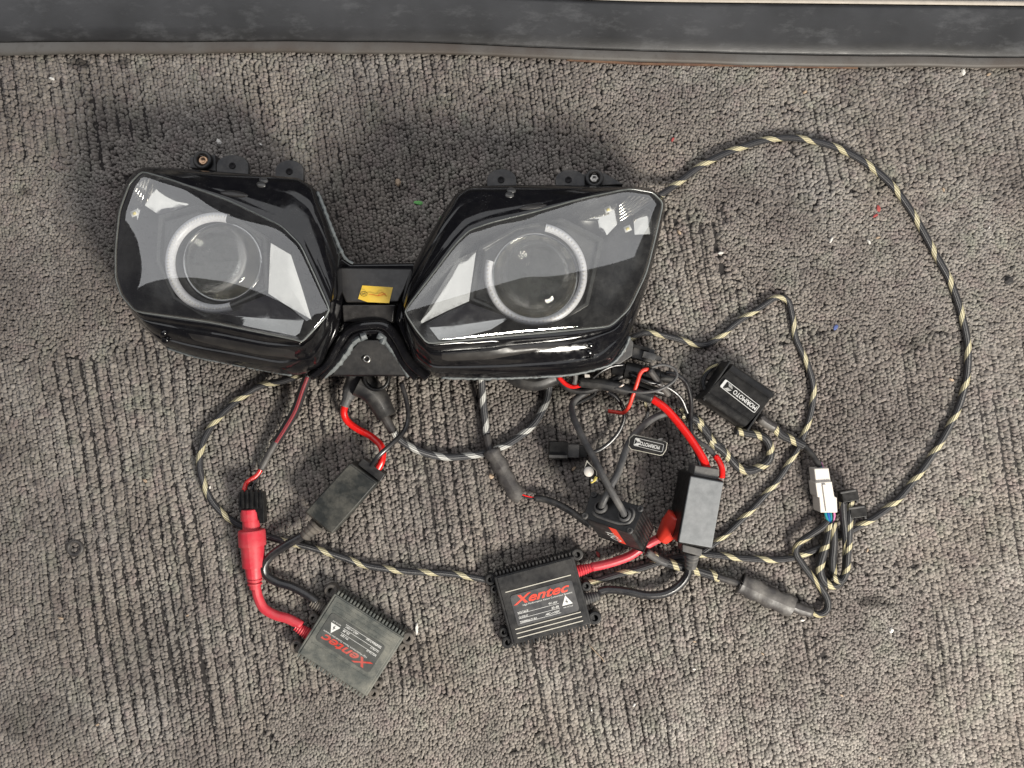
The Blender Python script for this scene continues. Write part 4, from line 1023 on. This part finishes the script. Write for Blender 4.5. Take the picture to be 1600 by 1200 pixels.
cable('thin_wire', [(950,642,.016),(962,644,.016),(974,645,.018),(982,636,.024),(988,620,.030),(995,600,.034),(1000,584,.036),(1006,578,.036),(1013,577,.035)], 6, 'red_orange', 'thin orange red wire with bare end, kinked below the side bracket', 'wire')
mb = MB(); mb.tube(path([(952,642,.016),(946,639,.016),(943,634,.016)], .016), [.0012] * len(path([(952,642,.016),(946,639,.016),(943,634,.016)], .016)), 6)
solo('bare_strand', mb, 'copper', 'bare pale strand ending the thin orange red wire', 'wire end')
cable('thin_wire', [(960,606,.028),(980,611,.032),(1005,613,.036),(1030,609,.038),(1050,598,.038),(1058,586,.038),(1052,575,.038),(1035,570,.038),(1018,574,.037)], 4.2, 'rubber_grey', 'thin grey black wire in an open loop over the dark connectors', 'wire')
cable('shrink_tube', [(1015,578,.036),(1030,598,.031),(1045,617,.026)], 9.5, 'shrink_grey', 'short grey shrink tube crossing the dark connectors by the red wire', 'tube')
cable('wire_sleeve', [(870,590,.02),(888,606,.016),(912,611,.016),(938,604,.018),(962,592,.02),(985,580,.022)], 11, 'rubber_black', 'short black taped sleeve under the lower right headlight rim', 'cable')
cable('wire_sleeve', [(905,596,.022),(940,600,.024),(975,608,.024),(1005,617,.024),(1019,622,.024)], 18, 'rubber_black', 'thick black boot joined to the right hand red wire', 'boot')
mb = MB()
mb.tube([P(*p) for p in ((958,575,.020),(976,578,.022),(977,578,.022),(1000,583,.024),(1001,583,.024),(1030,588,.026),(1031,588,.026),(1055,592,.026))], [.0060,.0060,.0078,.0078,.0066,.0066,.0050,.0050], 16)
o = solo('bullet_connector', mb, 'satin_black', 'black stepped connector beneath the grey wire loop', 'connector', sharp=40)
for i in range(3):
    m2_ = MB(); m2_.box(P(1004 + i * 8, 578 + i * 1.5, .034), .0026, .009, .003, -.2); part('rib', m2_, 'satin_black', o, bevel=.0004)
mb = MB(); mb.box(P(1003, 553, .018), .0200, .0125, .013, -.25)
o = solo('square_plug', mb, 'matte_black', 'small dark plug with pale grey pin beside the side bracket', 'plug', bevel=.001)
m2_ = MB(); m2_.box(P(1014, 556, .0262), .0120, .0060, .004, -.25); part('latch', m2_, 'rubber_grey', o, bevel=.0005)
m2_ = MB(); m2_.box(P(1027, 560, .019), .0080, .0042, .004, -.25); part('pin', m2_, 'rubber_grey', o, bevel=.0005)
m2_ = MB(); m2_.box(P(1000, 543, .024), .0170, .0030, .006, -.25); part('rib', m2_, 'satin_black', o, bevel=.0005)
mb = MB(); mb.prism([P(x, y, .026) for x, y in ((913,584),(921,585),(923,592),(931,592),(930,600),(914,598))], .018)
solo('white_clip', mb, 'white_plastic', 'tiny white plastic clip among the wires under the right lamp', 'clip', bevel=.0006)
cable('thin_wire', [(872,588,.024),(884,600,.022),(896,604,.022),(912,600,.024)], 7, 'red_wire', 'short bit of red wire under the lower rim of the right lamp', 'wire')
cable('thin_wire', [(897,600,.024),(899,588,.026),(896,578,.03)], 8, 'rubber_grey', 'short grey hose stub under the lower rim of the right lamp', 'hose')
cable('braided_cable', [(912,596,.016),(928,605,.010),(952,600,.010),(968,592,.014)], 7, 'braid_gold_tight', 'thin gold flecked braid peeping out below the dark connectors', 'cable')
cable('braided_cable', [(1006,628,.012),(1012,640,.010),(1010,652,.008),(1004,660,.006)], 6, 'braid_gold_tight', 'short gold braid end beside the thick right hand red wire', 'cable')
cable('braided_cable', [(1120,568,.003),(1106,580,.005),(1098,596,.006),(1102,612,.006)], 8, 'braid_dark', 'short dark braid tucked behind the upper left side of the control box', 'cable')

cable('thin_wire', [(985,585,.030),(1010,596,.034),(1040,604,.030),(1062,620,.024),(1072,640,.018),(1078,655,.014)], 5, 'wire_black', 'thin black wire running down past the thick right hand red wire', 'wire')
cable('thin_wire', [(925,592,.026),(940,580,.030),(958,572,.030),(975,570,.028)], 4, 'wire_black', 'thin black wire between white clip and side bracket', 'wire')
cable('thin_wire', [(948,612,.022),(958,603,.026),(965,606,.028),(975,600,.030)], 3.5, 'copper', 'frayed pale wire end twisted among the dark connectors', 'wire')
cable('wire_sleeve', [(985,596,.020),(1010,606,.020),(1030,612,.018),(1048,616,.016)], 12, 'satin_black', 'black sleeve lying under the open grey wire loop', 'cable')
cable('braided_cable', [(1062,640,.010),(1080,652,.012),(1096,668,.012),(1112,686,.010),(1130,700,.008)], 9, 'braid_gold_tight', 'short gold braid crossing beneath the black and white wire', 'cable')
cable('wire_sleeve', [(900,598,.014),(930,612,.010),(915,624,.008),(897,632,.008)], 6, 'rubber_black', 'thin dark sleeve curling under the left grey cable end', 'cable')

# cables leaving below the leaning box to the shrink sleeve
t1 = thing('wire_loom', 'gold braid with a wide loose grey shrink sleeve at lower right', 'cable', P(1190, 930, 0))
tubepart('braided_lead', [(1020,868,.010),(1040,878,.008),(1060,884,.007),(1085,890,.006),(1108,897,.005),(1124,902,.005)], 15, 'braid_gold_tight', t1)
tubepart('rubber_lead', [(1010,862,.012),(1028,874,.011),(1042,880,.009)], 12, 'rubber_grey', t1)
tubepart('inner_sleeve', [(1120,901,.006),(1140,907,.007),(1165,915,.009)], 12, 'shrink_grey', t1)
pts = [P(1157, 911, .0085), P(1159, 912, .0085), P(1180, 922, .009), P(1200, 932, .009), P(1220, 941, .009), P(1238, 948, .0085)]
pts = cat(pts, .004); n = len(pts)
mb = MB(); mb.tube(pts, [.0098 + .0009 * math.sin(i * 1.7) for i in range(n)], 18, cap=False, flat=.55)
rin = MB(); rin.tube(pts, [.0091 + .0009 * math.sin(i * 1.7) for i in range(n)], 18, cap=False, flat=.50); mb.add(rin.v, [f[::-1] for f in rin.f], rin.uv)
part('shrink_sleeve', mb, 'shrink_grey', t1)
tubepart('inner_sleeve', [(1228,943,.008),(1248,951,.007),(1268,957,.006)], 17, 'shrink_grey', t1, flat=.75)
tubepart('braided_lead', [(1264,956,.006),(1280,960,.005),(1292,953,.005),(1293,938,.005),(1284,920,.005),(1266,898,.005),(1250,876,.006),(1243,862,.007),(1248,849,.008),(1266,836,.009),(1284,824,.010),(1294,814,.011)], 10.5, 'braid_dark', t1)

WC = thing('white_connector', 'white two-piece plastic connector with teal and pink wires', 'connector', P(1290, 766, 0))
mb = MB(); mb.prism([P(x, y, .016) for x, y in ((1272,732),(1295,731),(1299,756),(1275,757))], .002); part('housing', mb, 'white_plastic', WC, bevel=.001)
mb = MB(); mb.prism([P(x, y, .0185) for x, y in ((1274,754),(1300,752),(1304,776),(1308,777),(1309,801),(1282,801),(1280,777),(1277,776))], .001); hb = part('housing', mb, 'white_plastic', WC, bevel=.001)
mb = MB(); mb.prism([P(x, y, .0200) for x, y in ((1285,757),(1291,756.5),(1297,800),(1291,800))], .015); part('latch', mb, 'white_plastic', hb, bevel=.0006)
for i, (m, x) in enumerate((('teal_wire', 1289), ('blue_wire', 1293), ('teal_wire', 1297), ('pink_wire', 1302), ('wire_black', 1299))):
    tubepart('thin_wire', [(x, 798, .012), (x + 1.5, 806, .012), (1296 + i * 1.2, 819, .012)], 4.2, m, WC, seg=8)
for i, (m, x) in enumerate((('blue_wire', 1281), ('teal_wire', 1284), ('pink_wire', 1286))):
    tubepart('thin_wire', [(1281 + i, 722, .010), (x, 730, .011), (x, 735, .011)], 2.6, m, WC, seg=6)
# folded braids hanging off it and their black plugs
t1 = thing('folded_braid', 'dark gold flecked braids folded back under the white connector to two black plugs', 'cable', P(1308, 860, 0))
tubepart('braid', [(1297,816,.011),(1294,840,.009),(1286,866,.007),(1281,888,.006),(1286,906,.006),(1297,914,.006),(1308,913,.006),(1315,904,.007)], 13, 'braid_gold_tight', t1)
tubepart('braid', [(1302,816,.012),(1303,846,.012),(1301,876,.010),(1303,898,.008),(1312,907,.008),(1320,896,.009),(1322,866,.011),(1321,836,.013),(1318,806,.014),(1317,784,.015)], 11.5, 'braid_dark', t1)
tubepart('braid', [(1300,900,.012),(1313,908,.012),(1322,896,.013),(1325,868,.014),(1327,838,.015),(1328,806,.015),(1330,782,.015)], 10, 'braid_gold_tight', t1)
tubepart('black_wire', [(1329,826,.012),(1334,812,.012),(1338,800,.012)], 7, 'wire_black', t1)
for cx, cy, a in ((1325,774,.18),(1338,799,.14)):
    mb = MB(); mb.box(P(cx, cy, .013), .0150, .0098, .011, a); pg = part('plug', mb, 'satin_black', t1, bevel=.0006)
    mb = MB(); mb.box(P(cx, cy - 6, .0185), .0146, .0018, .0022, a); part('plug_ridge', mb, 'matte_black', pg, bevel=.0004)
    mb = MB(); mb.box(P(cx + 10, cy, .012), .0022, .0126, .009, a); part('plug_ridge', mb, 'matte_black', pg, bevel=.0004)

# ------------------------------------------------------------------ bits on the carpet
mb = MB(); mb.lathe(P(119, 856, -.0035), [(.0080, 0), (.0080, .0028), (.0072, .0036), (.0056, .0036), (.0048, .0025), (.0046, -.001), (.0001, -.001)], 28)
solo('rubber_grommet', mb, 'shrink_grey', 'dark round rubber grommet sunk in the carpet at far left', 'grommet')
for nm, c_ in (('crumb_white', (.62, .60, .56)), ('crumb_tan', (.36, .27, .19)), ('crumb_red', (.30, .05, .045)), ('crumb_green', (.12, .36, .10)), ('crumb_blue', (.06, .09, .24)), ('crumb_dark', (.02, .018, .018))): mat(nm, c_, .7)
def chip(x, y, s, m, label, group=None, el=1.4, flat=.5):
    mb = MB(); a0 = random.random() * 6; n = 7; pts = []
    c = P(x, y, -.0008); r = s * K / 2
    ring = lambda k, z: [c + Vector((math.cos(a0 + 6.283 * j / n) * r * k * el * (.75 + .5 * random.random()), math.sin(a0 + 6.283 * j / n) * r * k / el * (.75 + .5 * random.random()), z)) for j in range(n)]
    mb.loft([ring(.8, -r * flat), ring(1, 0), ring(.55, r * flat)], True, True, True)
    R_ = Matrix.Rotation(random.random() * 3, 4, 'Z'); mb.v = [c + R_ @ (v - c) for v in mb.v]
    return solo('crumb', mb, m, label, 'crumb', group, smooth=False)
chip(342, 221, 9, 'crumb_white', 'cream flake on the carpet above the left lamp', el=1.2)
chip(81, 123, 7, 'crumb_white', 'white crumb near the sill at upper left', el=1.5)
chip(654, 317, 10, 'crumb_green', 'bright green scrap in the notch between the lamps', el=.65, flat=.2)
chip(622, 285, 11, 'crumb_tan', 'tan pebble in the notch above the green scrap', el=1.3)
chip(1505, 112, 9, 'crumb_white', 'white crumb under the sill at upper right')
chip(1306, 511, 8, 'crumb_blue', 'small blue scrap inside the big cable loop', el=.8, flat=.2)
chip(1373, 326, 8, 'crumb_red', 'larger red smear-like scrap inside the big cable loop', el=1.3, flat=.2)
chip(1368, 337, 6.5, 'crumb_red', 'smaller red scrap just below the larger red one', el=1.6, flat=.2)
chip(1299, 375, 7, 'crumb_white', 'white fleck in the middle of the big cable loop', el=1.6)
chip(1051, 218, 6, 'crumb_red', 'red speck left of where the big cable leaves the lamp')
chip(651, 982, 10, 'crumb_white', 'white sliver at the right corner of the dusty ballast', el=1.9)
chip(767, 744, 9, 'crumb_tan', 'tan flake beside the grey shrink-wrapped joint', el=1.1)
chip(934, 866, 8, 'crumb_red', 'red chip between clean ballast and leaning box')
chip(1577, 438, 15, 'crumb_dark', 'dark brown lump at the far right edge', el=1.1)
chip(1254, 969, 6, 'crumb_white', 'white speck below the loose shrink sleeve')
chip(1393, 985, 9, 'crumb_white', 'white pebble on the smooth carpet at lower right', el=1.1)
for i in range(30):
    while True:
        x, y = random.uniform(10, 1590), random.uniform(115, 1190)
        if not (170 < x < 1050 and 235 < y < 605): break
    chip(x, y, random.uniform(3.5, 6.5), random.choice(['crumb_tan', 'crumb_tan', 'crumb_white']), 'tiny pale crumb caught in the carpet pile', 'pale crumbs in the carpet')
mb = MB(); mb.tube(path([(921,1008,.0005),(930,1018,.001),(940,1028,.0005),(944,1034,.0005)], .001), .0004, 5); solo('straw', mb, 'crumb_tan', 'thin pale straw below the clean ballast', 'straw')
